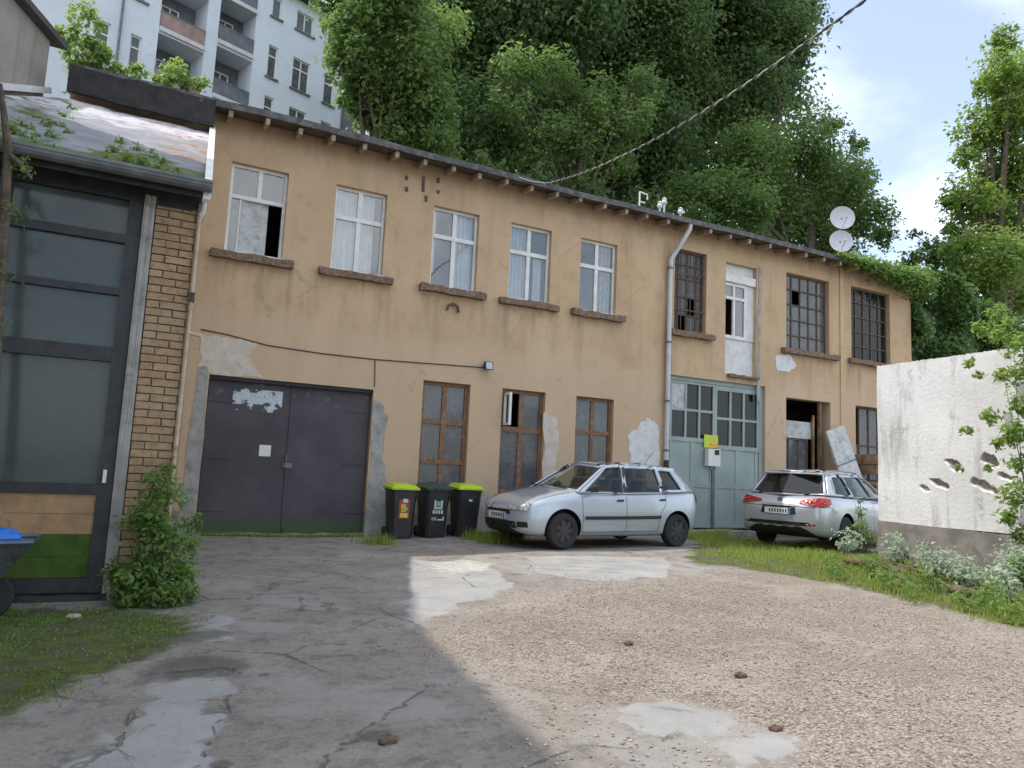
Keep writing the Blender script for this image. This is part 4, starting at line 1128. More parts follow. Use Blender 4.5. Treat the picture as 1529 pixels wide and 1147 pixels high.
# ------------------------------------------------------------------ white retaining wall
WL = Vector((10.967, -5.575, 0)); WR = Vector((10.70, -8.9, 0)); 
wd = (WR - WL).normalized(); wnn = Vector((wd.y, -wd.x, 0))
if wnn.x > 0: wnn = -wnn
def TW(u, y, z): return tuple(WL + wd * u - wnn * y + Vector((0, 0, z)))
ww = thing('garden_wall', 'weathered white concrete garden wall with grey plinth beside the gravel yard', 'wall', tuple(WL))
def onxw(px, py):
    d = ray(px, py); n_ = wnn; t = (WL - CAM).dot(n_) / d.dot(n_); p = CAM + d * t
    return (p - WL).dot(wd), p.z
PITS = []
for (px, py, ru, rz, dep) in ((1402, 722, .16, .07, .06), (1425, 695, .14, .08, .05), (1478, 688, .13, .09, .10), (1468, 725, .20, .07, .07), (1380, 730, .1, .05, .03), (1500, 712, .1, .05, .05)):
    a_, b_ = onxw(px, py); PITS.append((a_, b_, ru, rz, dep))
def wall_holes():
    mb = MB(); r = np.random.default_rng(4)
    nu, nz = 255, 130; L = 7.0; H = 3.35
    U = np.concatenate([np.linspace(0, 3.4, 241), np.linspace(3.4, L, 16)[1:]]); Z = np.linspace(.78, H, nz + 1)
    def dz(u, z):
        d = 0.0
        for (cu, cz, ru, rz, dep) in PITS:
            q = ((u - cu) / ru) ** 2 + ((z - cz - .35 * (cu - u)) / rz) ** 2 + .35 * math.sin(u * 23 + z * 17) * math.sin(z * 31 - u * 11)
            if q < 1: d = max(d, dep * min(1, (1 - q) * 1.6))
        return d
    top = [H + r.uniform(-.012, .012) for _ in U]
    for i in range(nu):
        for k in range(nz):
            zz = [(Z[k] if k else Z[0]), Z[k + 1]]
            def P(ii, kk):
                z = Z[kk] if kk < nz else top[ii]
                return TW(U[ii], dz(U[ii], z) + 0.008 * math.sin(U[ii] * 3 + z * 4), z)
            mb.quad(P(i, k), P(i + 1, k), P(i + 1, k + 1), P(i, k + 1), 1 if dz(U[i], Z[k]) > .012 else 0)
    for i in range(nu):
        mb.quad(TW(U[i], 0.006, top[i]), TW(U[i + 1], .006, top[i + 1]), TW(U[i + 1], .3, top[i + 1]), TW(U[i], .3, top[i]))
    mb.quad(TW(0, 0, .78), TW(0, .3, .78), TW(0, .3, top[0]), TW(0, 0, top[0]))
    mb.quad(TW(0, .3, -.3), TW(L, .3, -.3), TW(L, .3, H), TW(0, .3, H))
    return mb
wall_holes().build('wall_face', [M['white_wall'], simple('bare_concrete', (0.36, 0.32, 0.29), 0.95, 0.3, 20, 0.6, 60)], ww, smooth=True)
mb = MB()
mb.hexa([TW(0.0, -.03, -.3), TW(7, -.03, -.3), TW(7, .29, -.3), TW(0.0, .29, -.3), TW(0.0, -.03, .80), TW(7, -.03, .66), TW(7, .29, .66), TW(0.0, .29, .80)])
mb.build('plinth', M['plinth'], ww)

# ------------------------------------------------------------------ cars
def catmull(st, n):
    st = np.array(st, float); xs_ = st[:, 0]; out = []
    for k in range(n + 1):
        x = xs_[0] + (xs_[-1] - xs_[0]) * (0.5 - 0.5 * math.cos(math.pi * k / n)) if False else xs_[0] + (xs_[-1] - xs_[0]) * k / n
        out.append([x] + [float(np.interp(x, xs_, st[:, c])) for c in range(1, st.shape[1])])
    return out

def loft_body(st, cab0, cab1):
    """closed shell from stations (x, halfwidth, zbottom, zshoulder, ztop)"""
    verts = []; faces = []; mi = []
    def sec(s):
        x, w, zb, zs, zt = s; h = zs - zb
        half = [(0, zb), (.55 * w, zb), (.86 * w, zb + .01), (.955 * w, zb + .05), (.985 * w, zb + .16), (1.0 * w, zb + .42 * h), (.995 * w, zb + .62 * h), (.975 * w, zs - .10 * h), (.93 * w, zs),
                (.84 * w, zs + .42 * (zt - zs) + .012), (.62 * w, zs + .75 * (zt - zs) + .008), (.3 * w, zs + .96 * (zt - zs)), (0, zt)]
        return [(x, y, z) for y, z in half] + [(x, -y, z) for y, z in half[-2:0:-1]]
    n = None
    for s in st:
        r = sec(s); n = len(r); verts += r
    for i in range(len(st) - 1):
        for j in range(n):
            a = i * n + j; b = i * n + (j + 1) % n
            faces.append((a, b, b + n, a + n))
            xm = (st[i][0] + st[i + 1][0]) / 2
            mi.append(1 if (cab0 < xm < cab1 and 9 <= j <= 14) else (2 if j in (0, 1, n - 1, n - 2) else 0))
    faces.append(tuple(range(n))[::-1]); mi.append(0)
    e = (len(st) - 1) * n
    faces.append(tuple(e + j for j in range(n))); mi.append(0)
    return verts, faces, mi

def apply_mods(o):
    dg = bpy.context.evaluated_depsgraph_get(); dg.update()
    ev = o.evaluated_get(dg); me = bpy.data.meshes.new_from_object(ev)
    o.modifiers.clear(); o.data = me
    return o

class Drape:
    def __init__(self, o):
        me = o.data; self.b = BVHTree.FromPolygons([v.co.copy() for v in me.vertices], [tuple(p.vertices) for p in me.polygons])
    def hit(self, p, d):
        r = self.b.ray_cast(Vector(p), Vector(d).normalized(), 4.0)
        return (r[0], r[1]) if r[0] is not None else (None, None)
    def quad(self, name, corners, d, mat, parent, off=.006, nu=10, nv=6, thick=True):
        """corners: 4 points away from the body, draped along d"""
        c = [Vector(q) for q in corners]; d = Vector(d).normalized(); mb = MB(); g = []
        for j in range(nv + 1):
            row = []
            for i in range(nu + 1):
                u, v = i / nu, j / nv
                p = (c[0] * (1 - u) + c[1] * u) * (1 - v) + (c[3] * (1 - u) + c[2] * u) * v
                h, nrm = self.hit(p, d)
                row.append(None if h is None else h - d * off)
            g.append(row)
        for j in range(nv):
            for i in range(nu):
                q = (g[j][i], g[j][i + 1], g[j + 1][i + 1], g[j + 1][i])
                if all(x is not None for x in q):
                    mb.quad(*q)
        bm = bmesh.new()
        o = mb.build(name, mat, parent, local=True, smooth=True)
        bm.from_mesh(o.data); bmesh.ops.remove_doubles(bm, verts=bm.verts, dist=1e-5); bm.to_mesh(o.data); bm.free()
        o.data.polygons.foreach_set('use_smooth', [True] * len(o.data.polygons))
        return o
    def strip(self, name, pts, w, d, mat, parent, off=.004, sub=10):
        """thin strip following a polyline of points, width w in the plane across d"""
        d = Vector(d).normalized(); mb = MB()
        P = []
        pts = [Vector(p) for p in pts]
        for a, b in zip(pts[:-1], pts[1:]):
            for k in range(sub):
                P.append(a.lerp(b, k / sub))
        P.append(pts[-1]); rows = []
        for k, p in enumerate(P):
            t = (P[min(k + 1, len(P) - 1)] - P[max(k - 1, 0)]).normalized(); s = t.cross(d).normalized() * (w / 2)
            h1, _ = self.hit(p - s, d); h2, _ = self.hit(p + s, d)
            rows.append((h1 - d * off, h2 - d * off) if h1 is not None and h2 is not None else None)
        for a, b in zip(rows[:-1], rows[1:]):
            if a and b:
                mb.quad(a[0], a[1], b[1], b[0])
        return mb.build(name, mat, parent, local=True)

def wheel(parent, x, y, r, w, side, cap, spokes=7):
    wt = MB(); ax = (0, side, 0)
    prof = [(-w / 2, r * .62), (-w / 2, r * .9), (-w / 2 + .03, r * .985), (-w / 2 + .06, r), (w / 2 - .06, r), (w / 2 - .03, r * .985), (w / 2, r * .9), (w / 2 - .005, r * .66), (w / 2 - .02, r * .62)]
    wt.lathe((x, y, r), ax, prof, 32)
    wh = wt.build('wheel', M['rubber'], parent, local=True, smooth=True)
    rm = MB(); rm.lathe((x, y, r), ax, [(0, r * .66), (w / 2 - .012, r * .655), (w / 2 - .004, r * .63), (w / 2 - .02, r * .58), (w / 2 - .05, r * .5), (w / 2 - .055, .0001)], 32)
    rm.build('rim', M['car_trim'], wh, local=True, smooth=True)
    sp = MB()
    for k in range(spokes):
        a = 2 * math.pi * k / spokes
        ca, sa = math.cos(a), math.sin(a); yy = y + side * (w / 2 - .022)
        def P(rr, off, dy): return (x + ca * rr - sa * off, yy + side * dy, r + sa * rr + ca * off)
        i = [P(r * .08, -.03, .0), P(r * .08, .03, .0), P(r * .6, .042, .0), P(r * .6, -.042, .0)]
        t = [P(r * .08, -.028, .014), P(r * .08, .028, .014), P(r * .6, .036, .012), P(r * .6, -.036, .012)]
        sp.hexa(i + t)
    sp.lathe((x, yy, r), ax, [(0, r * .14), (.018, r * .13), (.022, r * .05), (.022, .0001)], 16)
    sp.build('spokes', cap, wh, local=True)
    return wh

def patchgrid(c00, c10, c01, c11, bulge, outv, nu=8, nv=6):
    c00, c10, c01, c11 = map(Vector, (c00, c10, c01, c11)); outv = Vector(outv)
    g = {}
    for i in range(nu + 1):
        for j in range(nv + 1):
            u, v = i / nu, j / nv
            p = (c00 * (1 - u) + c10 * u) * (1 - v) + (c01 * (1 - u) + c11 * u) * v
            g[i, j] = p + outv * bulge * (4 * u * (1 - u) * .6 + 4 * v * (1 - v) * .4)
    return g

def greenhouse(parent, base, top, crown, paint, glass, mats_side, ix=(.06, .94), iz=(.06, .9), pillars=None):
    """base/top: rings [front centre, A, B, C, D, rear centre] on the left (+y); mirrored"""
    fr = MB(); k = len(base)
    panes = []
    def do(c00, c10, c01, c11, outv, bulge, ui, vi, nm, gl):
        nu, nv = 10, 8
        us = [0, ui[0], *[ui[0] + (ui[1] - ui[0]) * t / 6 for t in range(1, 6)], ui[1], 1]
        vs_ = [0, vi[0], *[vi[0] + (vi[1] - vi[0]) * t / 4 for t in range(1, 4)], vi[1], 1]
        c00, c10, c01, c11 = map(Vector, (c00, c10, c01, c11)); ov = Vector(outv)
        def P(u, v, sink=0.0):
            p = (c00 * (1 - u) + c10 * u) * (1 - v) + (c01 * (1 - u) + c11 * u) * v
            return p + ov * (bulge * (4 * u * (1 - u) * .6 + 4 * v * (1 - v) * .4) - sink)
        gm = MB()
        for a, b in zip(us[:-1], us[1:]):
            for c, d in zip(vs_[:-1], vs_[1:]):
                inside = ui[0] - 1e-6 <= a and b <= ui[1] + 1e-6 and vi[0] - 1e-6 <= c and d <= vi[1] + 1e-6
                (gm if inside else fr).quad(P(a, c, .006 if inside else 0), P(b, c, .006 if inside else 0), P(b, d, .006 if inside else 0), P(a, d, .006 if inside else 0))
        panes.append((nm, gm, gl))
    for sgn in (1, -1):
        def m(p): return (p[0], p[1] * sgn, p[2])
        for i in range(1, k - 2):
            ui, vi, gl, nm = mats_side[i - 1]
            do(m(base[i]), m(base[i + 1]), m(top[i]), m(top[i + 1]), (0, sgn, .25), .02, ui, vi, nm, gl)
    # front and rear screens span the full width
    def full(i0, i1, outv, nm, gl, bulge):
        a, b, c, d = base[i1], base[i0], top[i1], top[i0]
        L = lambda p: (p[0], -p[1], p[2])
        # two halves meeting on the centre line keep the curved plan
        for s in (1, -1):
            f = (lambda p: p) if s == 1 else L
            do(f(base[i0]), f(base[i1]), f(top[i0]), f(top[i1]), outv, .0, (0.0, .93), (.05, .93), nm, gl)
    full(0, 1, (-1, 0, .4), 'windscreen', glass[0], 0)
    full(k - 1, k - 2, (1, 0, .4), 'rear_window', glass[1], 0)
    # roof
    n = 12; rows = []
    ring = top
    xs_ = [p[0] for p in ring]
    for i in range(k):
        p = ring[i]; rows.append(p)
    x_f, x_r = top[0][0], top[-1][0]
    def edge(t):   # t 0..1 along A..D
        seg = top[1:k - 1]; L = len(seg) - 1; f = t * L; a = min(int(f), L - 1); w = f - a
        return tuple(seg[a][c] * (1 - w) + seg[a + 1][c] * w for c in range(3))
    R_ = []
    for i in range(n + 1):
        t = i / n; e = edge(t); row = []
        for j in range(-6, 7):
            s = j / 6; cx = x_f + (x_r - x_f) * t
            pe = 1 + 1.4 * math.sin(math.pi * t); x = e[0] + (cx - e[0]) * (1 - abs(s) ** pe)
            zc_ = top[0][2] + (top[-1][2] - top[0][2]) * t + crown * math.sin(math.pi * t) 
            row.append((x, e[1] * s, e[2] + (zc_ - e[2]) * (1 - abs(s) ** (1 + 1.6 * math.sin(math.pi * t)))))
        R_.append(row)
    rf = MB()
    for a, b in zip(R_[:-1], R_[1:]):
        for j in range(12):
            rf.quad(a[j], a[j + 1], b[j + 1], b[j])
    pil = fr.build('pillars', paint, parent, local=True)
    for o in (pil,):
        bm = bmesh.new(); bm.from_mesh(o.data); bmesh.ops.remove_doubles(bm, verts=bm.verts, dist=1e-4); bm.to_mesh(o.data); bm.free()
        o.data.polygons.foreach_set('use_smooth', [True] * len(o.data.polygons)); o.data.set_sharp_from_angle(angle=math.radians(35))
        sol = o.modifiers.new('thick', 'SOLIDIFY'); sol.thickness = .03; sol.offset = -1
    ro_ = rf.build('car_roof', paint, parent, local=True)
    bm = bmesh.new(); bm.from_mesh(ro_.data); bmesh.ops.remove_doubles(bm, verts=bm.verts, dist=1e-4); bm.to_mesh(ro_.data); bm.free()
    ro_.data.polygons.foreach_set('use_smooth', [True] * len(ro_.data.polygons))
    sol = ro_.modifiers.new('thick', 'SOLIDIFY'); sol.thickness = .025; sol.offset = -1
    # merge the two halves of each screen into one pane
    merged = {}
    for nm, gm, gl in panes:
        if nm in ('windscreen', 'rear_window'):
            merged.setdefault((nm, gl.name), (MB(), gl)); t = merged[(nm, gl.name)][0]
            o_ = len(t.v); t.v += gm.v; t.f += [tuple(i + o_ for i in f) for f in gm.f]; t.m += gm.m
        else:
            o = gm.build(nm, gl, parent, local=True, smooth=True)
    for (nm, _), (t, gl) in merged.items():
        t.build(nm, gl, parent, local=True, smooth=True)
    return ro_

def car_shell(parent, st, cab, axles, wr, paint, W, arch=1.16):
    v, f, mi = loft_body(catmull(st, 44), *cab)
    me = bpy.data.meshes.new('body'); me.from_pydata(v, [], f)
    for m_ in (paint, M['car_cabin'], M['car_trim']): me.materials.append(m_)
    me.polygons.foreach_set('material_index', mi)
    bm = bmesh.new(); bm.from_mesh(me); bmesh.ops.recalc_face_normals(bm, faces=bm.faces); bm.to_mesh(me); bm.free()
    o = bpy.data.objects.new('body', me); COL.objects.link(o)
    s = o.modifiers.new('s', 'SUBSURF'); s.levels = 1; s.render_levels = 1
    apply_mods(o)
    smooth_copy = o.data.copy()
    cut = MB()
    for x in axles:
        for sd in (-1, 1):
            cut.lathe((x, sd * (W / 2 - .24), wr + .012), (0, sd, 0), [(0, wr * arch), (.5, wr * arch)], 40)
            # open the arch downwards
            cut.box(x - wr * arch * .985, x + wr * arch * .985, min(sd * (W / 2 - .235), sd * (W / 2 + .25)), max(sd * (W / 2 - .235), sd * (W / 2 + .25)), -.2, wr * .6)
    c = cut.build('cutter', M['car_trim'], None)
    b = o.modifiers.new('b', 'BOOLEAN'); b.object = c; b.operation = 'DIFFERENCE'; b.solver = 'EXACT'; b.use_self = True
    b.material_mode = 'TRANSFER'
    apply_mods(o)
    bpy.data.objects.remove(c)
    o.data.polygons.foreach_set('use_smooth', [True] * len(o.data.polygons)); o.data.set_sharp_from_angle(angle=math.radians(32))
    o.parent = parent
    dr = Drape(o)
    return o, dr, smooth_copy

def seats(parent, rows, z, w, halfw):
    for x in rows:
        for y in (-halfw, halfw):
            mb = MB()
            mb.hexa([(x, y - w, z - .25), (x, y + w, z - .25), (x + .13, y + w, z - .25), (x + .13, y - w, z - .25), (x + .16, y - w * .8, z + .2), (x + .16, y + w * .8, z + .2), (x + .25, y + w * .8, z + .2), (x + .25, y - w * .8, z + .2)])
            mb.hexa([(x + .19, y - .11, z + .23), (x + .19, y + .11, z + .23), (x + .27, y + .11, z + .23), (x + .27, y - .11, z + .23), (x + .2, y - .1, z + .4), (x + .2, y + .1, z + .4), (x + .27, y + .1, z + .4), (x + .27, y - .1, z + .4)])
            mb.build('seat', M['car_cabin'], parent, local=True, bevel=.02)

def plate(parent, pts_c, nrm, w, h, label=None):
    """number plate centred at pts_c facing +x/-x (nrm sign), dark characters illegible at this size"""
    x, y, z = pts_c; s = nrm
    p = MB().box(min(x, x + s * .012), max(x, x + s * .012), y - w / 2, y + w / 2, z - h / 2, z + h / 2).build('number_plate', M['plate'], parent, local=True)
    b = MB().box(min(x + s * .012, x + s * .015), max(x + s * .012, x + s * .015), y - w / 2 if s < 0 else y + w / 2 - .045, y - w / 2 + .045 if s < 0 else y + w / 2, z - h / 2, z + h / 2).build('plate_band', M['blue_plastic'], p, local=True)
    c = MB(); r = random.Random(3)
    k = y - w / 2 + .07
    while k < y + w / 2 - .09:
        c.box(min(x + s * .0125, x + s * .015), max(x + s * .0125, x + s * .015), k, k + .028, z - h * .28, z + h * .28); k += .055
    c.build('plate_characters', M['plate_ink'], p, local=True)

# --- small hatchback (front towards -x)
HX0, HZ0 = 7.72, 0.0
fw = onz(837, 818.5, .1); rw = onz(1009, 815.5, .1)
hang = math.atan2(rw.y - fw.y, rw.x - fw.x); wbm = (rw - fw).length
hb = thing('parked_hatchback', 'pale silver blue five door hatchback parked in front of the brown windows', 'car')
fside = Vector((fw.x, fw.y, 0))
HS = 1.02
ca, sa = math.cos(hang), math.sin(hang)
FA = .78; HWB = 2.50   # front overhang, wheelbase
fax = fside + Vector((-sa, ca, 0)) * (.735 * HS)      # middle of the front axle
org = fax - Vector((ca, sa, 0)) * FA * HS
hb.matrix_basis = Matrix.Translation((org.x, org.y, G(org.x + 1.8, org.y) + .015)) @ Matrix.Rotation(hang, 4, 'Z') @ Matrix.Scale(HS, 4)
st = [(0.00, .34, .33, .56, .60), (0.05, .52, .27, .62, .66), (.13, .64, .22, .67, .715), (.26, .73, .19, .715, .785), (.45, .79, .18, .775, .86), (.75, .835, .18, .835, .93), (1.02, .84, .18, .875, .985), (1.3, .84, .18, .895, .94),
      (2.0, .84, .18, .915, .95), (2.7, .84, .185, .94, .97), (3.2, .835, .2, .96, .99), (3.55, .82, .23, .975, 1.0), (3.78, .775, .27, .975, 1.0), (3.88, .72, .31, .93, .95), (3.92, .62, .36, .82, .84)]
body, dr, _s = car_shell(hb, st, (1.12, 3.62), (FA, FA + HWB), .295, M['silver_blue'], 1.68)
base = [(.90, 0, .985), (1.08, .755, .905), (2.06, .80, .915), (2.92, .79, .945), (3.70, .735, .97), (3.88, 0, .98)]
top = [(1.66, 0, 1.415), (1.82, .55, 1.37), (2.14, .575, 1.405), (2.90, .57, 1.405), (3.38, .535, 1.38), (3.50, 0, 1.415)]
greenhouse(hb, base, top, .045, M['silver_blue'], (M['car_glass'], M['car_glass_dark']),
           [((.10, .95), (.03, .90), M['car_glass'], 'side_window'), ((.045, .97), (.03, .90), M['car_glass'], 'side_window'), ((.08, .66), (.10, .84), M['car_glass_dark'], 'quarter_window')])
bp_ = MB()
for s in (1, -1):
    a0, a1, b0, b1 = Vector((2.01, s * .795, .94)), Vector((2.13, s * .598, 1.375)), Vector((2.11, s * .796, .94)), Vector((2.19, s * .60, 1.375))
    bp_.quad(a0, b0, b1, a1)
bp_.build('door_pillar_trim', M['car_trim'], hb, local=True)
seats(hb, (1.75, 2.55), .95, .22, .36)
mb = MB(); mb.lathe((1.40, .36, .93), (-.8, 0, .5), [(0, .17), (.02, .17), (.02, .145), (0, .145)], 20); mb.build('steering_wheel', M['car_trim'], hb, local=True)
mb = MB(); mb.hexa([(1.06, -.7, .86), (1.06, .7, .86), (1.35, .7, .86), (1.35, -.7, .86), (1.08, -.68, .96), (1.08, .68, .96), (1.3, .68, 1.0), (1.3, -.68, 1.0)]); mb.build('dashboard', M['car_cabin'], hb, local=True)
for s in (1, -1):
    d = (0, -s, 0); Y = s * 2.0
    dr.strip('rub_strip', [(1.18, Y, .505), (2.06, Y, .515)], .055, d, M['car_trim'], hb, .012, 20)
    dr.strip('rub_strip', [(2.08, Y, .515), (2.86, Y, .53)], .055, d, M['car_trim'], hb, .012, 20)
    dr.strip('door_seam', [(1.15, Y, .26), (1.13, Y, .88)], .009, d, M['car_trim'], hb, .002, 20)
    dr.strip('door_seam', [(2.075, Y, .26), (2.075, Y, .92)], .009, d, M['car_trim'], hb, .002, 20)
    dr.strip('door_seam', [(2.80, Y, .30), (2.86, Y, .6), (2.98, Y, .75), (3.0, Y, .94)], .009, d, M['car_trim'], hb, .002, 12)
    dr.strip('door_seam', [(1.15, Y, .27), (2.8, Y, .29)], .008, d, M['car_trim'], hb, .002, 40)
    dr.strip('door_handle', [(1.86, Y, .80), (2.0, Y, .805)], .035, d, M['car_trim'], hb, .022, 8)
    dr.strip('door_handle', [(2.84, Y, .83), (2.97, Y, .835)], .035, d, M['car_trim'], hb, .022, 8)
    mr = MB(); y0 = s * .80; y1 = s * .98
    mr.hexa([(1.27, y0, .93), (1.27, y1, .935), (1.36, y1, .935), (1.36, y0, .93), (1.25, y0, 1.0), (1.29, y1, 1.055), (1.37, y1, 1.055), (1.37, y0, 1.0)])
    mr.build('door_mirror', M['car_trim'], hb, local=True, bevel=.025)
    # headlight wraps the corner
    dr.quad('headlight', [(-.6, s * .40, .60), (-.42 + .0, s * .80, .60), (-.3, s * .80, .735), (-.55, s * .42, .70)], (1, -s * .25, 0), M['lamp_glass'], hb, .02, 24, 12)
    dr.quad('tail_light', [(4.4, s * .60, .78), (4.3, s * .82, .78), (4.3, s * .78, 1.02), (4.4, s * .60, 1.02)], (-1, -s * .2, 0), M['tail_red'], hb, .02, 16, 16)
    dr.quad('fog_lamp', [(-.6, s * .50, .33), (-.6, s * .66, .33), (-.6, s * .66, .42), (-.6, s * .50, .42)], (1, 0, 0), M['car_trim'], hb, .006, 8, 6)
dr.quad('grille', [(-.6, -.36, .60), (-.6, .36, .60), (-.6, .33, .675), (-.6, -.33, .675)], (1, 0, -.12), M['car_trim'], hb, .006, 12, 5)
dr.quad('lower_grille', [(-.6, -.50, .31), (-.6, .50, .31), (-.6, .46, .42), (-.6, -.46, .42)], (1, 0, 0), M['car_trim'], hb, .008, 14, 5)
dr.strip('bonnet_seam', [(.10, .62, 2), (.5, .68, 2), (.95, .70, 2)], .008, (0, 0, -1), M['car_trim'], hb, .002, 14)
dr.strip('bonnet_seam', [(.10, -.62, 2), (.5, -.68, 2), (.95, -.70, 2)], .008, (0, 0, -1), M['car_trim'], hb, .002, 14)
plate(hb, (-.005, 0, .50), -1, .52, .11)
mb = MB(); mb.tube([(.97, -.55, 1.0), (1.05, .05, 1.025)], .008, 5); mb.tube([(.95, .05, .995), (1.06, .62, 1.0)], .008, 5); mb.build('wiper', M['car_trim'], hb, local=True)
mb = MB(); mb.tube([(3.15, 0, 1.44), (3.42, 0, 1.70)], .005, 5); mb.build('antenna', M['car_trim'], hb, local=True)
for xx in (FA, FA + HWB):
    for s in (1, -1):
        wheel(hb, xx, s * (.84 - .10), .292, .18, s, M['hubcap'], 7)

# --- estate car (rear towards the yard): local x from rear bumper forwards
EA = 0.279258
es = thing('parked_estate_car', 'silver estate car with red wraparound tail lights parked at the green gate', 'car')
es.matrix_basis = Matrix.Translation((11.62, -2.83, G(12.5, -2.6) + .004)) @ Matrix.Rotation(EA, 4, 'Z') @ Matrix.Diagonal((1.03, 1.03, 1.08, 1))
st = [(0.0, .62, .42, .72, .74), (.03, .74, .36, .80, .82), (.10, .82, .31, .90, .93), (.22, .865, .27, .985, 1.0), (.45, .89, .24, 1.0, 1.02), (.9, .905, .21, 1.0, 1.02), (1.6, .905, .20, .985, 1.0), (2.4, .905, .20, .965, .98), (3.1, .905, .20, .945, .96),
      (3.42, .90, .20, .93, 1.0), (3.8, .89, .20, .88, .95), (4.2, .86, .21, .80, .86), (4.5, .78, .24, .72, .77), (4.63, .68, .28, .66, .69), (4.70, .55, .34, .58, .60)]
body, dr, _s = car_shell(es, st, (.35, 3.3), (1.07, 1.07 + 2.685), .325, M['silver'], 1.81)
base = [(3.52, 0, 1.0), (3.32, .80, .955), (2.45, .84, .985), (1.50, .835, 1.0), (.42, .78, 1.015), (.16, 0, 1.02)]
top = [(2.62, 0, 1.45), (2.45, .60, 1.41), (2.15, .625, 1.435), (1.35, .625, 1.435), (.72, .60, 1.405), (.55, 0, 1.445)]
greenhouse(es, base, top, .05, M['silver'], (M['car_glass'], M['car_glass_dark']),
           [((.06, .95), (.04, .88), M['car_glass_dark'], 'side_window'), ((.05, .95), (.04, .88), M['car_glass_dark'], 'side_window'), ((.06, .72), (.08, .84), M['car_glass_dark'], 'quarter_window')])
seats(es, (2.1, 1.3), .98, .24, .38)
for s in (1, -1):
    d = (0, -s, 0); Y = s * 2.0
    # tail light: inner point on the tailgate, block on the corner, then round the side
    dr.quad('tail_light', [(-.8, s * .38, .875), (-.8, s * .88, .80), (-.8, s * .88, 1.0), (-.8, s * .38, .915)], (1, 0, 0), M['tail_red'], es, .022, 26, 12)
    dr.quad('tail_light', [(.10, s * 1.4, .81), (.40, s * 1.4, .87), (.42, s * 1.4, .96), (.10, s * 1.4, 1.0)], d, M['tail_red'], es, .02, 16, 12)
    dr.strip('door_seam', [(2.42, Y, .3), (2.42, Y, .95)], .009, d, M['car_trim'], es, .002, 20)
    dr.strip('door_seam', [(1.35, Y, .55), (1.48, Y, .75), (1.5, Y, .97)], .009, d, M['car_trim'], es, .002, 20)
    dr.strip('door_handle', [(1.6, Y, .83), (1.78, Y, .83)], .04, d, M['silver'], es, .025, 8)
    dr.strip('bumper_seam', [(.30, Y, .86), (.62, Y, .70)], .008, d, M['car_trim'], es, .002, 14)
    rl = MB(); rl.tube([(.75, s * .57, 1.42), (.85, s * .585, 1.475), (1.5, s * .60, 1.50), (2.2, s * .59, 1.49), (2.35, s * .58, 1.44)], .018, 8); rl.build('roof_rail', M['alloy'], es, local=True, smooth=True)
    mr = MB(); y0 = s * .86; y1 = s * 1.06
    mr.hexa([(3.05, y0, .98), (3.05, y1, .985), (2.95, y1, .985), (2.95, y0, .98), (3.05, y0, 1.05), (3.03, y1, 1.12), (2.94, y1, 1.12), (2.94, y0, 1.05)])
    mr.build('door_mirror', M['silver'], es, local=True, bevel=.025)
    dr.quad('reflector', [(-.8, s * .55, .47), (-.8, s * .72, .47), (-.8, s * .72, .50), (-.8, s * .55, .50)], (1, 0, 0), M['tail_red'], es, .006, 6, 2)
    dr.quad('headlight', [(5.6, s * .45, .62), (5.6, s * .85, .62), (5.6, s * .82, .78), (5.6, s * .5, .72)], (-1, 0, 0), M['lamp_glass'], es, .02, 16, 10)
dr.strip('tailgate_seam', [(-.8, -.72, .80), (-.8, .72, .80)], .010, (1, 0, 0), M['car_trim'], es, .003, 30)
dr.strip('tailgate_seam', [(-.8, -.30, .66), (-.8, .30, .66)], .010, (1, 0, 0), M['car_trim'], es, .003, 20)
dr.quad('plate_recess', [(-.8, -.36, .66), (-.8, .36, .66), (-.8, .33, .80), (-.8, -.33, .80)], (1, 0, 0), M['car_trim'], es, .004, 10, 5)
plate(es, (-.012, 0, .715), -1, .52, .11)
dr.strip('chrome_strip', [(-.8, -.36, .825), (-.8, .36, .825)], .035, (1, 0, 0), M['alloy'], es, .014, 20)
em = MB(); h, _ = dr.hit((-.8, 0, .915), (1, 0, 0)); em.lathe((h.x - .012, 0, .915), (-1, 0, .1), [(0, .052), (.012, .05), (.012, .038), (.004, .037)], 24); em.box(h.x - .02, h.x - .012, -.04, .04, .911, .919)
em.build('badge', M['alloy'], es, local=True)
dr.quad('bumper_lower', [(-.8, -.66, .34), (-.8, .66, .34), (-.8, .60, .405), (-.8, -.60, .405)], (1, 0, .15), M['car_trim'], es, .006, 14, 4)
mb = MB(); mb.tube([(.30, .15, 1.06), (.27, -.35, 1.07)], .008, 5); mb.build('rear_wiper', M['car_trim'], es, local=True)
mb = MB(); mb.hexa([(.50, -.58, 1.405), (.66, -.6, 1.41), (.66, .6, 1.41), (.50, .58, 1.405), (.50, -.57, 1.43), (.7, -.6, 1.45), (.7, .6, 1.45), (.50, .57, 1.43)]); mb.build('spoiler', M['silver'], es, local=True, bevel=.01)
for xx in (1.07, 1.07 + 2.685):
    for s in (1, -1):
        wheel(es, xx, s * (.905 - .115), .325, .21, s, M['hubcap'], 5)

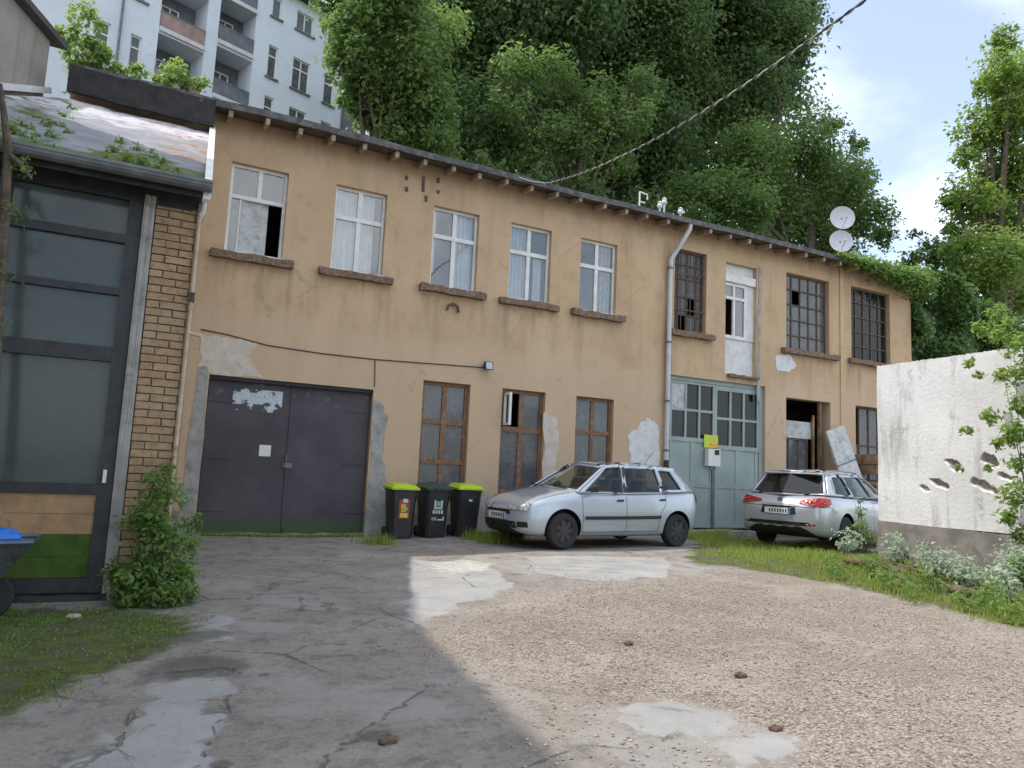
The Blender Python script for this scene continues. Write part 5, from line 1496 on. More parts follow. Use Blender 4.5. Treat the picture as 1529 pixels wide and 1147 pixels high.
# ------------------------------------------------------------------ wheelie bins
def make_bin(px0, px1, yb, label, lid, seed):
    a = onz(px0, yb, 0.02); b = onz(px1, yb, 0.02)
    c = ony((px0 + px1) / 2, yb, -1.02)
    z0 = G(c.x, -.75)
    rz = random.Random(seed).uniform(-.05, .05)
    t = thing('wheelie_bin', label, 'bin', (c.x, -.72, z0 + .005), rz, 'bins against the ochre wall')
    w, d, h = .47, .53, .90
    mb = MB(); n = 6
    ring = []
    for (zz, k) in ((.0, .80), (.05, .82), (.45, .90), (.84, 1.0), (.845, 1.06), (.88, 1.06)):
        hw, hd = w / 2 * k, d / 2 * k; bev = .045
        r = [(-hw + bev, -hd), (hw - bev, -hd), (hw, -hd + bev), (hw, hd - bev), (hw - bev, hd), (-hw + bev, hd), (-hw, hd - bev), (-hw, -hd + bev)]
        ring.append([(x, y, zz) for x, y in r])
    for p, q in zip(ring[:-1], ring[1:]):
        for j in range(8):
            mb.quad(p[j], p[(j + 1) % 8], q[(j + 1) % 8], q[j])
    mb.poly(ring[0][::-1]); mb.poly(ring[-1])
    mb.build('body', M['bin_black'], t, local=True)
    lm = MB()
    hw, hd = w / 2 * 1.10, d / 2 * 1.10
    lo = [(-hw, -hd - .02, .872), (hw, -hd - .02, .872), (hw, hd, .885), (-hw, hd, .885)]
    mid = [(-hw, -hd - .02, .905), (hw, -hd - .02, .905), (hw, hd, .92), (-hw, hd, .92)]
    tp = [(-hw + .07, -hd + .05, .955), (hw - .07, -hd + .05, .955), (hw - .07, hd - .04, .985), (-hw + .07, hd - .04, .985)]
    for p, q in ((lo, mid), (mid, tp)):
        for j in range(4):
            lm.quad(p[j], p[(j + 1) % 4], q[(j + 1) % 4], q[j])
    lm.poly(tp); lm.poly(lo[::-1])
    lo_ = lm.build('lid', lid, t, local=True, bevel=.012)
    MB().box(-.08, .08, -hd - .055, -hd - .018, .875, .90).build('grip', lid, lo_, local=True)
    hm = MB(); hm.tube([(-.2, hd - .02, .86), (-.2, hd + .06, .88), (.2, hd + .06, .88), (.2, hd - .02, .86)], .016, 6); hm.build('handle', M['bin_black'], t, local=True)
    for s in (-1, 1):
        wm = MB(); wm.lathe((s * .19, .2, .095), (s, 0, 0), [(0, .095), (.05, .095), (.05, .05), (.06, .04)], 18); wm.build('wheel', M['rubber'], t, local=True)
    def yf(z): return -(d / 2) * (.82 + (z - .05) * (.18 / .79)) - .006
    return t, yf
def sticker(t, yf, x0, x1, z0, z1, mat, name='sticker', o=0.0):
    return MB().hexa([(x0, yf(z0) - .003 - o, z0), (x1, yf(z0) - .003 - o, z0), (x1, yf(z0) + .003, z0), (x0, yf(z0) + .003, z0), (x0, yf(z1) - .003 - o, z1), (x1, yf(z1) - .003 - o, z1), (x1, yf(z1) + .003, z1), (x0, yf(z1) + .003, z1)]).build(name, mat, t, local=True)
b1, y1_ = make_bin(583, 622, 808, 'black wheelie bin with lime lid and an orange sticker', M['bin_lime'], 1)
sticker(b1, y1_, -.10, .10, .36, .70, M['red_ink'])
s1 = sticker(b1, y1_, -.07, .07, .38, .46, M['yellow_ink'], 'sticker_print', .002)
sticker(b1, y1_, -.06, .03, .48, .62, M['orange_ink'], 'sticker_print', .002); sticker(b1, y1_, -.01, .06, .50, .56, M['green_ink'], 'sticker_print', .004)
sticker(b1, y1_, -.03, .06, .645, .71, M['pale_ink'], 'sticker_print', .002)
b2, y2_ = make_bin(632, 672, 808, 'black wheelie bin with dark green lid between the two lime lidded bins', M['bin_green'], 2)
for (x0, x1, z0, z1) in ((-.08, -.045, .56, .68), (.05, .085, .56, .68), (-.08, .085, .52, .555)):
    sticker(b2, y2_, x0, x1, z0, z1, M['pale_ink'], 'sticker_print')
sticker(b2, y2_, -.03, .04, .57, .66, M['green_ink'], 'sticker_print', .001)
for k in range(4):
    sticker(b2, y2_, -.10 + k * .055, -.065 + k * .055, .435, .50, M['pale_ink'], 'sticker_letter')
sticker(b2, y2_, -.12, -.02, .31, .375, M['grey_wood'], 'sticker_print'); sticker(b2, y2_, .0, .13, .315, .34, M['pale_ink'], 'sticker_print')
sticker(b2, y2_, .10, .13, .345, .38, M['pale_ink'], 'sticker_print')
b3, y3_ = make_bin(684, 718, 807, 'black wheelie bin with lime lid and only a tiny white sticker', M['bin_lime'], 3)
sticker(b3, y3_, -.03, .04, .66, .70, M['pale_ink'])

# ------------------------------------------------------------------ small things
# leaning board and timber by the dark doorway
c0 = ony(1268, 708, -.75); c1 = ony(1246, 640, -.18)
brd = thing('leaning_board', 'pale grey board leaning beside the dark doorway behind the estate car', 'board', (c0.x, -.75, G(c0.x, -.75)))
zb = G(c0.x, -.75); axd = (c1 - c0).normalized(); foot = c0 - axd * ((c0.z - zb) / axd.z)
sidev = Vector((.95, 0.0, .30)).normalized() * .36; th = axd.cross(sidev).normalized() * .03
foot.z = zb + .12
topv = c1
mb = MB(); mb.hexa([foot - sidev - th, foot + sidev - th, foot + sidev + th, foot - sidev + th, topv - sidev - th, topv + sidev - th, topv + sidev + th, topv - sidev + th]); mb.build('panel', M['grey_board'], brd)
md = foot.lerp(topv, .66); mb = MB(); u = axd * .02
mb.hexa([md - sidev - th * 1.25 - u, md + sidev - th * 1.25 - u, md + sidev + th * 1.25 - u, md - sidev + th * 1.25 - u, md - sidev - th * 1.25 + u, md + sidev - th * 1.25 + u, md + sidev + th * 1.25 + u, md - sidev + th * 1.25 + u]); mb.build('batten', M['zinc'], brd)
zt = G(18, -.5)
rows = ('bottom', 'second lowest', 'second highest', 'topmost')
for k in range(4):
    z = zt + .005 + k * .56
    for q in (0, 1):
        tag(MB().roughbox(17.0 + q * 1.6, 17.18 + q * 1.6, -1.05, -.15, z, z + .245, 3, .006, k * 7 + q).build('timber_bearer', M['plank']), 'short bearer block under the %s brown plank' % rows[k], 'timber', 'timber stacked against the wall')
    tag(MB().roughbox(16.82 + .05 * k, 19.2, -1.12, -.12, z + .25, z + .31 + .19 * (k % 2), 8, .008, k).build('timber_plank', M['plank']), '%s thick brown plank of the timber stack' % rows[k], 'timber', 'timber stacked against the wall')

# satellite dishes on one roof mast
def dish(px, py, label, r):
    p = ony(px, py, .9)
    t = thing('satellite_dish', label, 'satellite dish', (p.x, p.y, p.z - .3))
    f = (CAM + Vector((6, -4, 9)) - p).normalized()
    mb = MB(); mb.lathe(p, f, [(-.10, .03), (-.085, r * .5), (-.05, r * .8), (0, r), (.006, r), (-.04, r * .78), (-.07, r * .5), (-.085, .02)], 28)
    mb.build('reflector', M['dish'], t, smooth=True)
    mb = MB(); e = p + f * .42 + Vector((0, 0, -.12)); mb.tube([p + f * -.05 + Vector((0, 0, -r * .9)), e], .012, 6); mb.lathe(e, -f, [(0, .035), (.09, .035)], 10); mb.build('feed_arm', M['dish'], t)
    mb = MB(); mb.tube([p - f * .08, p - f * .18], .03, 6); mb.build('bracket', M['zinc'], t)
    return p - f * .18
pa = dish(1258, 325, 'pale round satellite dish at the top of the roof mast', .36)
pb = dish(1256, 360, 'pale round satellite dish lower on the roof mast above the ivy', .34)
mast = thing('dish_mast', 'thin metal mast carrying two satellite dishes on the workshop roof', 'mast', (pa.x, pa.y, 7.7))
MB().tube([(pa.x, pa.y, 7.55), (pa.x, pa.y, pa.z + .15)], .025, 8).build('pole', M['zinc'], mast)
MB().bar((pa.x, pa.y, pb.z), (pb.x, pb.y, pb.z), .03, .03).build('cross_arm', M['zinc'], mast)

# overhead twisted cable
ce = Vector((7.30, -.5, 7.46))
d2 = ray(1302, -4); d2 = CAM + d2 * (7.5 / math.hypot(d2.x, d2.y)); d3 = d2 + (d2 - ce) * .35 + Vector((0, 0, .6))
cb = thing('overhead_cable', 'twisted overhead supply cable rising from the eave over the yard', 'cable', tuple(ce))
def cabl(t):
    p = ce.lerp(d3, t); sag = -.55 * 4 * t * (1 - t)
    return p + Vector((0, 0, sag))
for k in range(2):
    pts = []
    n = 420
    for i in range(n + 1):
        t = i / n; p = cabl(t); dd = (cabl(min(1, t + .01)) - cabl(max(0, t - .01))).normalized(); s = dd.cross(Vector((0, 0, 1))).normalized(); u = s.cross(dd)
        a = t * 6.283 * 40 + k * math.pi
        pts.append(p + (s * math.cos(a) + u * math.sin(a)) * .009)
    MB().tube(pts, .0105, 5).build('strand', M['cable_light'] if k == 0 else M['cable_dark'], cb, smooth=True)
tag(MB().tube([(6.6, -.53, 7.42), (6.9, -.54, 7.40), tuple(ce)], .014, 6).build('eave_cable', M['cable_light']), 'short pale cable along the eave where the overhead cable is tied', 'cable')
# roof brackets near the downpipe head
for i, (px, py, h) in enumerate(((955, 300, .42), (992, 300, .28), (985, 318, .16), (1016, 322, .14))):
    q = ony(px, py, -.3)
    t = thing('roof_bracket', ['pale hooked metal bracket standing on the eave', 'tall white insulator on the eave beside the hooked bracket', 'low white bracket on the eave between the insulators', 'white insulator at the head of the downpipe'][i], 'bracket', (q.x, -.3, 7.5))
    mb = MB(); zb0 = 7.49
    mb.tube([(q.x, -.3, zb0), (q.x, -.3, zb0 + h)], .02, 6)
    if i == 0:
        mb.tube([(q.x, -.3, zb0 + h), (q.x + .22, -.3, zb0 + h - .02), (q.x + .22, -.3, zb0 + h - .14)], .02, 6); mb.tube([(q.x, -.3, zb0 + h * .45), (q.x + .16, -.3, zb0 + h * .45)], .018, 6)
    mb.build('arm', M['white_paint'], t)
    if i: MB().lathe((q.x, -.3, zb0 + h), (0, 0, 1), [(0, .05), (.05, .07), (.09, .045), (.13, .06), (.16, .02)], 12).build('insulator', M['white_paint'], t, smooth=True)

# wheelbarrow with blue sack poking in at the annex door
zw = G(-1.1, -6.7)
wb_ = thing('wheelbarrow', 'grey steel wheelbarrow tipped by the mossy annex door', 'wheelbarrow', (-1.1, -6.7, zw))
P_ = onz(40, 772, .78)
def rim(zz, k): 
    cx, cy = -1.08, -6.72
    return [(cx - .5 * k, cy - .30 * k, zz), (cx + .46 * k, cy - .26 * k, zz + .02), (cx + .46 * k, cy + .26 * k, zz + .02), (cx - .5 * k, cy + .30 * k, zz)]
a, b = rim(zw + .34, .6), rim(zw + .60, 1.0)
mb = MB()
for j in range(4): mb.quad(a[j], a[(j + 1) % 4], b[(j + 1) % 4], b[j])
mb.poly(a[::-1]); tr_ = mb.build('tray', M['barrow_steel'], wb_)
sm = tr_.modifiers.new('t', 'SOLIDIFY'); sm.thickness = .008
mb = MB(); mb.tube(b + [b[0]], .022, 6); mb.build('tray_rim', M['barrow_steel'], wb_)
mb = MB(); 
for s in (-.2, .2):
    mb.tube([(-.9, -6.72 + s * .4, zw + .2), (-1.3, -6.72 + s, zw + .32), (-2.1, -6.72 + s * 1.4, zw + .5)], .018, 6); mb.tube([(-1.6, -6.72 + s, zw + .34), (-1.75, -6.72 + s * 1.1, zw + .0)], .016, 6)
mb.build('frame', M['barrow_steel'], wb_)
mb = MB(); mb.lathe((-.9, -6.75, zw + .18), (0, 1, 0), [(0, .12), (0, .17), (.03, .18), (.06, .17), (.06, .12)], 20); mb.build('wheel', M['rubber'], wb_)
def lump(c, rx, ry, rz_, seed, amp=.15, nu=14, nv=9):
    r = np.random.default_rng(seed); mb = MB(); ph = r.uniform(0, 6, 6)
    def P(i, j):
        a = 2 * math.pi * (i % nu) / nu; b_ = -math.pi / 2 + math.pi * j / nv
        k = 1 + amp * (math.sin(3 * a + ph[0]) * math.cos(2 * b_ + ph[1]) + .6 * math.sin(5 * a + ph[2] + 3 * b_) )
        return (c[0] + rx * k * math.cos(b_) * math.cos(a), c[1] + ry * k * math.cos(b_) * math.sin(a), c[2] + rz_ * k * math.sin(b_))
    for i in range(nu):
        for j in range(nv):
            mb.quad(P(i, j), P(i + 1, j), P(i + 1, j + 1), P(i, j + 1))
    return mb
tag(lump((-.90, -6.72, zw + .62), .2, .16, .09, 5).build('blue_sack', M['blue_plastic'], smooth=True), 'crumpled blue plastic sack lying in the wheelbarrow', 'sack')

# ------------------------------------------------------------------ vegetation
NR = np.random.default_rng(11)
def leaf_geo(P, Nrm, size, tint, fold=0.25, slim=0.55):
    """one folded leaf blade (two triangles each side -> quad) at each point"""
    n = len(P)
    Nrm = Nrm / (np.linalg.norm(Nrm, axis=1, keepdims=True) + 1e-9)
    t = NR.normal(size=(n, 3)); t -= Nrm * (t * Nrm).sum(1, keepdims=True); t /= (np.linalg.norm(t, axis=1, keepdims=True) + 1e-9)
    b = np.cross(Nrm, t); s = size[:, None]
    v0 = P - t * s * .5; v2 = P + t * s * .5 - Nrm * s * .12
    v1 = P + b * s * slim * .5 + Nrm * s * fold * .3; v3 = P - b * s * slim * .5 + Nrm * s * fold * .3
    V = np.stack([v0, v1, v2, v3], 1).reshape(-1, 3)
    F = np.arange(4 * n).reshape(-1, 4)
    return V, F, np.repeat(tint, 4)

def clump_points(c, r, n, sub=None, squash=.85):
    c = np.array(c); sub = sub or max(6, int(14 + r * 6))
    d = NR.normal(size=(sub, 3)); d /= np.linalg.norm(d, axis=1, keepdims=True)
    cen = d * (r * NR.uniform(.35, .95, (sub, 1))); cen[:, 2] *= squash
    w = NR.integers(0, sub, n)
    p = cen[w] + NR.normal(size=(n, 3)) * r * .20
    nrm = p / (np.linalg.norm(p, axis=1, keepdims=True) + 1e-6) * .7 + np.array([0, 0, .75]) + NR.normal(size=(n, 3)) * .55
    st = (np.clip(.5 + .38 * d[:, 2] + NR.normal(size=sub) * .28, 0, 1) * .5 + NR.random(sub) * .5)[w]  # upper sub-clusters tinted lighter: lit and shaded clumps put into the leaf colour
    return p + c, nrm, st

def foliage(parent, clumps, mat, density, size, name='crown', tmix=.5, squash=.85, fold=.25, slim=.55):
    Vs, Fs, Ts = [], [], []; o = 0
    for (c, r) in clumps:
        n = max(20, int(density * r * r))
        p, nr, st = clump_points(c, r, n, squash=squash)
        s = NR.uniform(.65, 1.25, n) * size
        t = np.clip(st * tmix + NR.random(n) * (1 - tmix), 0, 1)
        V, F, T = leaf_geo(p, nr, s, t, fold, slim)
        Vs.append(V); Fs.append(F + o); Ts.append(T); o += len(V)
    return np_mesh(name, np.concatenate(Vs), np.concatenate(Fs), mat, parent, dict(tint=np.concatenate(Ts)))

def limbs(parent, base, fork, ends, r0, name='trunk', wob=.3, mat='bark'):
    mb = MB(); base = Vector(base); fork = Vector(fork); r = random.Random(len(ends))
    pts = [base.lerp(fork, t / 5) + Vector((r.uniform(-wob, wob), r.uniform(-wob, wob), 0)) * (.5 if 0 < t < 5 else 0) for t in range(6)]
    mb.tube(pts, [r0 * (1.25 - .6 * t / 5) for t in range(6)], 9)
    for e in ends:
        e = Vector(e); k = r.uniform(.55, 1.0); s = base.lerp(fork, k)
        mid = s.lerp(e, .5) + Vector((0, 0, (e - s).length * .12)) + Vector((r.uniform(-wob, wob), r.uniform(-wob, wob), 0))
        mb.tube([s, mid, e], [r0 * .45, r0 * .26, r0 * .05], 6)
        for q in range(3):
            t = r.uniform(.5, .95); a = s.lerp(mid, t * 2) if t < .5 else mid.lerp(e, t * 2 - 1)
            L = min(.8, (e - s).length * .15)
            mb.tube([a, a + Vector((r.uniform(-1, 1), r.uniform(-1, 1), r.uniform(.0, 1))).normalized() * L], [r0 * .12, r0 * .03], 5)
    return mb.build(name, M[mat], parent, smooth=True)

def depth_of(p): return (Vector(p) - CAM).dot(RF)

def px_clump(px, py, rp, y):
    p = ony(px, py, y); return (tuple(p), rp * depth_of(p) / FPX)

def tree(label, px_cl, y, mat, density, size, spread=1.0, trunk_px=None, name='broadleaf_tree', group='trees on the slope behind the workshop', r0=.32, basef=None, tmix=.75):
    cl = [px_clump(a, b, r, y + NR.uniform(-1, 1) * spread) for a, b, r in px_cl]
    c = np.mean([q[0] for q in cl], 0)
    by = float(c[1]); bx = float(c[0]) if trunk_px is None else trunk_px
    bz = float(hz(bx, by)) - .2 if basef is None else basef(bx, by) - .1
    t = thing(name, label, 'tree', (bx, by, bz), 0, group)
    zmin = min(q[0][2] for q in cl)
    limbs(t, (bx, by, bz), (float(c[0]), by, max(bz + 1.5, (zmin + float(c[2])) / 2)), [q[0] for q in cl], r0)
    foliage(t, cl, mat, density, size, tmix=tmix)
    return t

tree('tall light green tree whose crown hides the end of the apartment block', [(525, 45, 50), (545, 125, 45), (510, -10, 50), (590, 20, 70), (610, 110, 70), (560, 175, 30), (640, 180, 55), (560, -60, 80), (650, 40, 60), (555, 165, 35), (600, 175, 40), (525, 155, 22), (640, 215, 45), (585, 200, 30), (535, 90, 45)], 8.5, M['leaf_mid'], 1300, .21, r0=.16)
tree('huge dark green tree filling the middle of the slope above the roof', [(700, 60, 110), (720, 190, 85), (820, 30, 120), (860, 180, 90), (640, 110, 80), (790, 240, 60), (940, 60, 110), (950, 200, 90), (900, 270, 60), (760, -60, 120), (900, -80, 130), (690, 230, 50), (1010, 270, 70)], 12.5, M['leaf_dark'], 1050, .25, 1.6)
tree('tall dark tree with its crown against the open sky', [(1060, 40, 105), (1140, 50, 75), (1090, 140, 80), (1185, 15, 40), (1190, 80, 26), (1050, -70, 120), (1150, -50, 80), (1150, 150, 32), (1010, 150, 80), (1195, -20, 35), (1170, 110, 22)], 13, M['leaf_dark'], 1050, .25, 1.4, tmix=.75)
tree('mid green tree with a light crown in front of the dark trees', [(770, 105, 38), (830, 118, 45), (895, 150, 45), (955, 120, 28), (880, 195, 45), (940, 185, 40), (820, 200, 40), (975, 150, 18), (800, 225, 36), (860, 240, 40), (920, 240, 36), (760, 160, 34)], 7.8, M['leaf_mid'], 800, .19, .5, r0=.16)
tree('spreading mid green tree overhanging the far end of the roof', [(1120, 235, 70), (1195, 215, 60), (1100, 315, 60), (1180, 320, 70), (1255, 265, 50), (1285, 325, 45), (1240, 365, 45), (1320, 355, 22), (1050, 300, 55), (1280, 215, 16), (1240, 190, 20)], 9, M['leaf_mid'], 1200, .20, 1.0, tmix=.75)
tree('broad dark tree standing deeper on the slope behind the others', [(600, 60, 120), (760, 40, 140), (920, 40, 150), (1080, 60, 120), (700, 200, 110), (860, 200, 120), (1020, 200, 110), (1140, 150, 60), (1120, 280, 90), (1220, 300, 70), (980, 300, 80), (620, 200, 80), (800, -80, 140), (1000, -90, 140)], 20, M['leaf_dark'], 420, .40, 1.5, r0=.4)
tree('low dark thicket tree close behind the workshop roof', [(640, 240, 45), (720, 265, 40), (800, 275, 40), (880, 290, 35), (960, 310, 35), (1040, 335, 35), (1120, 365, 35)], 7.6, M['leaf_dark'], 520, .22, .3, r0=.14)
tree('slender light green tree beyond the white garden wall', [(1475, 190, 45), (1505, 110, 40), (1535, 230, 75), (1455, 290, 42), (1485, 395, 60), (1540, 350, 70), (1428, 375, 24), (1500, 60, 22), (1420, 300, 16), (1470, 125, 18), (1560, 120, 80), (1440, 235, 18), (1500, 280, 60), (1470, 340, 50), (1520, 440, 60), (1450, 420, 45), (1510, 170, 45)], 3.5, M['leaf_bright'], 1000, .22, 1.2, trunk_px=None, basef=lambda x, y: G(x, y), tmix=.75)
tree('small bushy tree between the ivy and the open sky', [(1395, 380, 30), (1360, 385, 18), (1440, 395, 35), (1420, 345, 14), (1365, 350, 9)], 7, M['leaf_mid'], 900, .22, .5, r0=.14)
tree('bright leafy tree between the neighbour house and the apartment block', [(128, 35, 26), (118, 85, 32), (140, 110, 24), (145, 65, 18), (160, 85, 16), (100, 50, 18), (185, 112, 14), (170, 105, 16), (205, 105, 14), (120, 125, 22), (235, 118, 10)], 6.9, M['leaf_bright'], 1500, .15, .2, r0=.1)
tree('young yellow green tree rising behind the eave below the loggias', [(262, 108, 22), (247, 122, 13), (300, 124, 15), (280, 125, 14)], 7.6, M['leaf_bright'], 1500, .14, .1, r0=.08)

# ivy over the far end of the building
iv = thing('ivy_mass', 'thick ivy tumbling over the far end wall and the low shed beyond', 'ivy', (22.5, .6, 0))
mb = MB(); mb.box(20.15, 27.5, .5, 3.5, 0, 6.9); mb.build('overgrown_shed', M['hill'], iv)
n = 26000
u = NR.random(n); x = 19.75 + u ** 1.1 * 7.6
ztop = 7.95 - .22 * np.maximum(0, x - 21) ** 0.9 + .2 * np.sin(x * 2.1)
front = NR.random(n) < .66
z = np.where(front, ztop * (1 - NR.random(n) ** 1.5 * .75), ztop + NR.normal(size=n) * .12)
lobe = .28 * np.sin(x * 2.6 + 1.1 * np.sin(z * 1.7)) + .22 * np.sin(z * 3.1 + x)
xl = 20.0 + .35 * np.clip(7.6 - z, 0, 3) * .5
y = np.where(front, .25 - lobe + NR.normal(size=n) * .10, .2 + NR.random(n) * 2.6)
keep = (x > xl - .1) | (z > 7.2)
P = np.stack([x, y, z], 1)[keep]; fr_ = front[keep]
nr = np.where(fr_[:, None], np.array([[0, -1, .35]]), np.array([[0, -.2, 1]])) + NR.normal(size=P.shape) * .45
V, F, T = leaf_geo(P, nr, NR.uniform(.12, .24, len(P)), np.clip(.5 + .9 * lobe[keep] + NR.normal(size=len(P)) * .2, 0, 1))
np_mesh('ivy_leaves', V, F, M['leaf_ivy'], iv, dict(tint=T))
n = 5200; x = 16.2 + NR.random(n) ** .6 * 4.2; th_ = (x - 16.2) / 4.2
P = np.stack([x, -.55 + NR.normal(size=n) * .12 + NR.random(n) * .5 * th_, 7.5 + NR.normal(size=n) * (.05 + .10 * th_) - th_ * NR.random(n) ** 2 * .45], 1)
V, F, T = leaf_geo(P, np.array([[0, -.5, .8]]) + NR.normal(size=P.shape) * .5, NR.uniform(.08, .16, n), NR.random(n))
np_mesh('eave_ivy', V, F, M['leaf_weed'], iv, dict(tint=T))

def plant(label, cl, mat, density, size, base, name='weed_clump', cat='plant', group=None, stems=True, slim=.55, fold=.25, rs=.008, squash=.85, ns=3):
    t = thing(name, label, cat, base, 0, group)
    if stems:
        mb = MB(); b = Vector(base); r = random.Random(int(abs(base[0]) * 1000))
        for (c, rr) in (cl if ns > 1 else sorted(cl, key=lambda q: -q[1])[:8]):
            for k in range(ns):
                e = Vector(c) + Vector((r.uniform(-1, 1), r.uniform(-1, 1), r.uniform(-.3, .6))) * rr * .7
                s = b + Vector((r.uniform(-.1, .1), r.uniform(-.1, .1), -.02))
                mb.tube([s, s.lerp(e, .5) + Vector((r.uniform(-.05, .05), r.uniform(-.05, .05), .04)), e], [rs, rs * .7, rs * .3], 5)
        mb.build('stems', M['bark'], t)
    foliage(t, cl, mat, density, size, 'leaves', slim=slim, fold=fold, squash=squash)
    return t

# shrub at the brick pier
def yc(px, py, r, y): p = ony(px, py, y); return (tuple(p), r * depth_of(p) / FPX)
plant('leafy green shrub growing against the brick pier beside the garage', [yc(246, 742, 34, -6.1), yc(222, 800, 44, -6.15), yc(266, 812, 40, -6.1), yc(280, 850, 26, -6.15), yc(215, 770, 28, -6.1), yc(205, 855, 42, -6.2), yc(258, 870, 38, -6.2), yc(235, 716, 20, -6.05), yc(180, 880, 22, -6.2), yc(288, 780, 16, -6.05), yc(250, 700, 12, -6.0), yc(232, 893, 32, -6.3), yc(188, 900, 20, -6.3), yc(276, 885, 26, -6.25), yc(170, 860, 20, -6.2)], M['leaf_weed'], 9000, .055, (.18, -6.1, G(.18, -6.1)), name='leafy_shrub', cat='shrub', rs=.01)
# growth on the annex roof
def rc(px, py, r):
    d = ray(px, py); t = (3.93 + (CAM.y + 6.1) * .519 - CAM.z) / (d.z - .519 * d.y); p = CAM + d * t
    return ((p.x, p.y, p.z + .03), r * depth_of(p) / FPX)
for lab, pl, mt_ in (('yellow green weeds growing out of the annex gutter next to the rusty stain', [(190, 242, 16), (215, 248, 18), (238, 256, 13), (170, 228, 14), (255, 262, 8), (205, 226, 12), (225, 236, 16), (180, 215, 10), (240, 246, 12), (160, 240, 12), (265, 258, 8)], 'leaf_bright'),
                     ('small weed tuft in the middle of the annex gutter', [(88, 233, 11), (100, 236, 10), (115, 238, 8)], 'leaf_bright'),
                     ('mossy weeds along the foot of the neighbour house wall on the annex roof', [(40, 205, 15), (70, 190, 14), (25, 220, 14), (95, 175, 10), (55, 222, 14), (110, 165, 8), (45, 228, 16), (80, 208, 14), (20, 200, 14), (75, 225, 10), (60, 180, 10), (100, 200, 9), (35, 190, 14), (90, 190, 10)], 'leaf_weed')):
    cl = [rc(*q) for q in pl]; plant(lab, cl, M[mt_], 5200, .055, cl[0][0], name='roof_weeds', stems=False, squash=.35)
# old stem at the annex's outer corner
vs_ = thing('climbing_stem', 'gnarled mossy stem climbing the outer edge of the annex door', 'climbing plant', (-1.06, -6.35, G(-1.06, -6.35)))
mb = MB(); z0 = G(-1.06, -6.35)
mb.tube([(-1.08, -6.35, z0 - .05), (-1.04, -6.37, 1.2), (-1.11, -6.35, 2.2), (-1.15, -6.33, 3.0), (-1.2, -6.35, 3.85), (-1.32, -6.33, 4.4)], [.06, .05, .047, .043, .034, .018], 8)
mb.tube([(-1.2, -6.35, 3.8), (-1.1, -6.39, 3.72), (-1.0, -6.4, 3.6)], [.03, .026, .013], 6); mb.build('stem', M['bark'], vs_, smooth=True)
foliage(vs_, [((-1.1, -6.37, 3.3), .14), ((-1.15, -6.35, 2.75), .14), ((-1.1, -6.37, 3.7), .12), ((-1.13, -6.35, 2.3), .12)], M['leaf_weed'], 5200, .04, 'leaves')

# verge planting by the white wall
def gc(px, py, r, lift=.6, zz=.15):
    p = onz(px, py, zz); rr = r * depth_of(p) / FPX; return ((p.x, p.y, p.z + rr * lift), rr)
for (px, py, r) in ((1372, 838, 34), (1412, 836, 38), (1452, 842, 42), (1498, 856, 42), (1532, 880, 46), (1395, 868, 32), (1440, 884, 32), (1262, 830, 22), (1342, 850, 30), (1500, 895, 36), (1360, 820, 30), (1430, 815, 36), (1480, 825, 38), (1525, 840, 44)):
    c = gc(px, py, r, 1.0); plant('silvery leaved weed clump at the foot of the white wall', [c, ((c[0][0] - .12, c[0][1] - .12, c[0][2] - .05), c[1] * .7)], M['leaf_silver'], 3200, .075, (c[0][0], c[0][1], G(c[0][0], c[0][1])), group='silvery weeds along the white wall', slim=.45)
for (px, py, r) in ((1300, 858, 24), (1385, 880, 26), (1460, 908, 28), (1250, 862, 20), (1350, 880, 22), (1240, 850, 22), (1310, 874, 22), (1478, 905, 26), (1520, 925, 30), (1360, 893, 18), (1432, 905, 18)):
    c = gc(px, py, r); plant('low green weed clump in the grass verge by the gravel', [c], M['leaf_weed'], 3600, .06, (c[0][0], c[0][1], G(c[0][0], c[0][1])), group='green weeds along the verge', slim=.5, stems=False)
c = gc(1285, 815, 24); plant('yellow green bushy plant at the end of the white wall', [c, gc(1300, 800, 16)], M['leaf_bright'], 3000, .06, (c[0][0], c[0][1], G(c[0][0], c[0][1])), name='bushy_plant')
p = onz(1290, 822, .1); plant('tall upright plant in front of the estate car beside the white wall', [(tuple(p + Vector((-.05, .05, .45))), .16), (tuple(p + Vector((0.02, .1, .75))), .13), (tuple(p + Vector((-.1, .1, .22))), .2), (tuple(p + Vector((.04, .1, .95))), .07)], M['leaf_weed'], 3200, .085, (p.x, p.y, G(p.x, p.y)), name='tall_weed', slim=.4)
def onx(px, py, x):
    d = ray(px, py); t = (x - CAM.x) / d.x; return CAM + d * t
cl = []
for (px, py, r, x) in ((1500, 500, 26, 10.3), (1468, 492, 16, 10.35), (1518, 560, 22, 10.2), (1478, 622, 16, 10.1), (1522, 645, 26, 10.1), (1440, 642, 10, 10.2), (1518, 735, 26, 10.0), (1478, 700, 8, 10.0), (1525, 690, 20, 10.1), (1495, 560, 14, 10.3), (1448, 540, 9, 10.4), (1530, 800, 20, 10.0), (1432, 700, 7, 10.1), (1530, 520, 30, 10.2), (1490, 470, 18, 10.4), (1525, 600, 26, 10.1), (1505, 770, 18, 9.9), (1500, 660, 16, 10.1), (1460, 560, 9, 10.3), (1528, 850, 26, 9.8)):
    p = onx(px, py, x); cl.append((tuple(p), r * depth_of(p) / FPX))
plant('bright green shrub overhanging the white garden wall', cl, M['leaf_bright'], 5200, .08, (9.95, -8.6, G(9.95, -8.6)), name='overhanging_shrub', cat='shrub', rs=.009, ns=1, slim=.5)

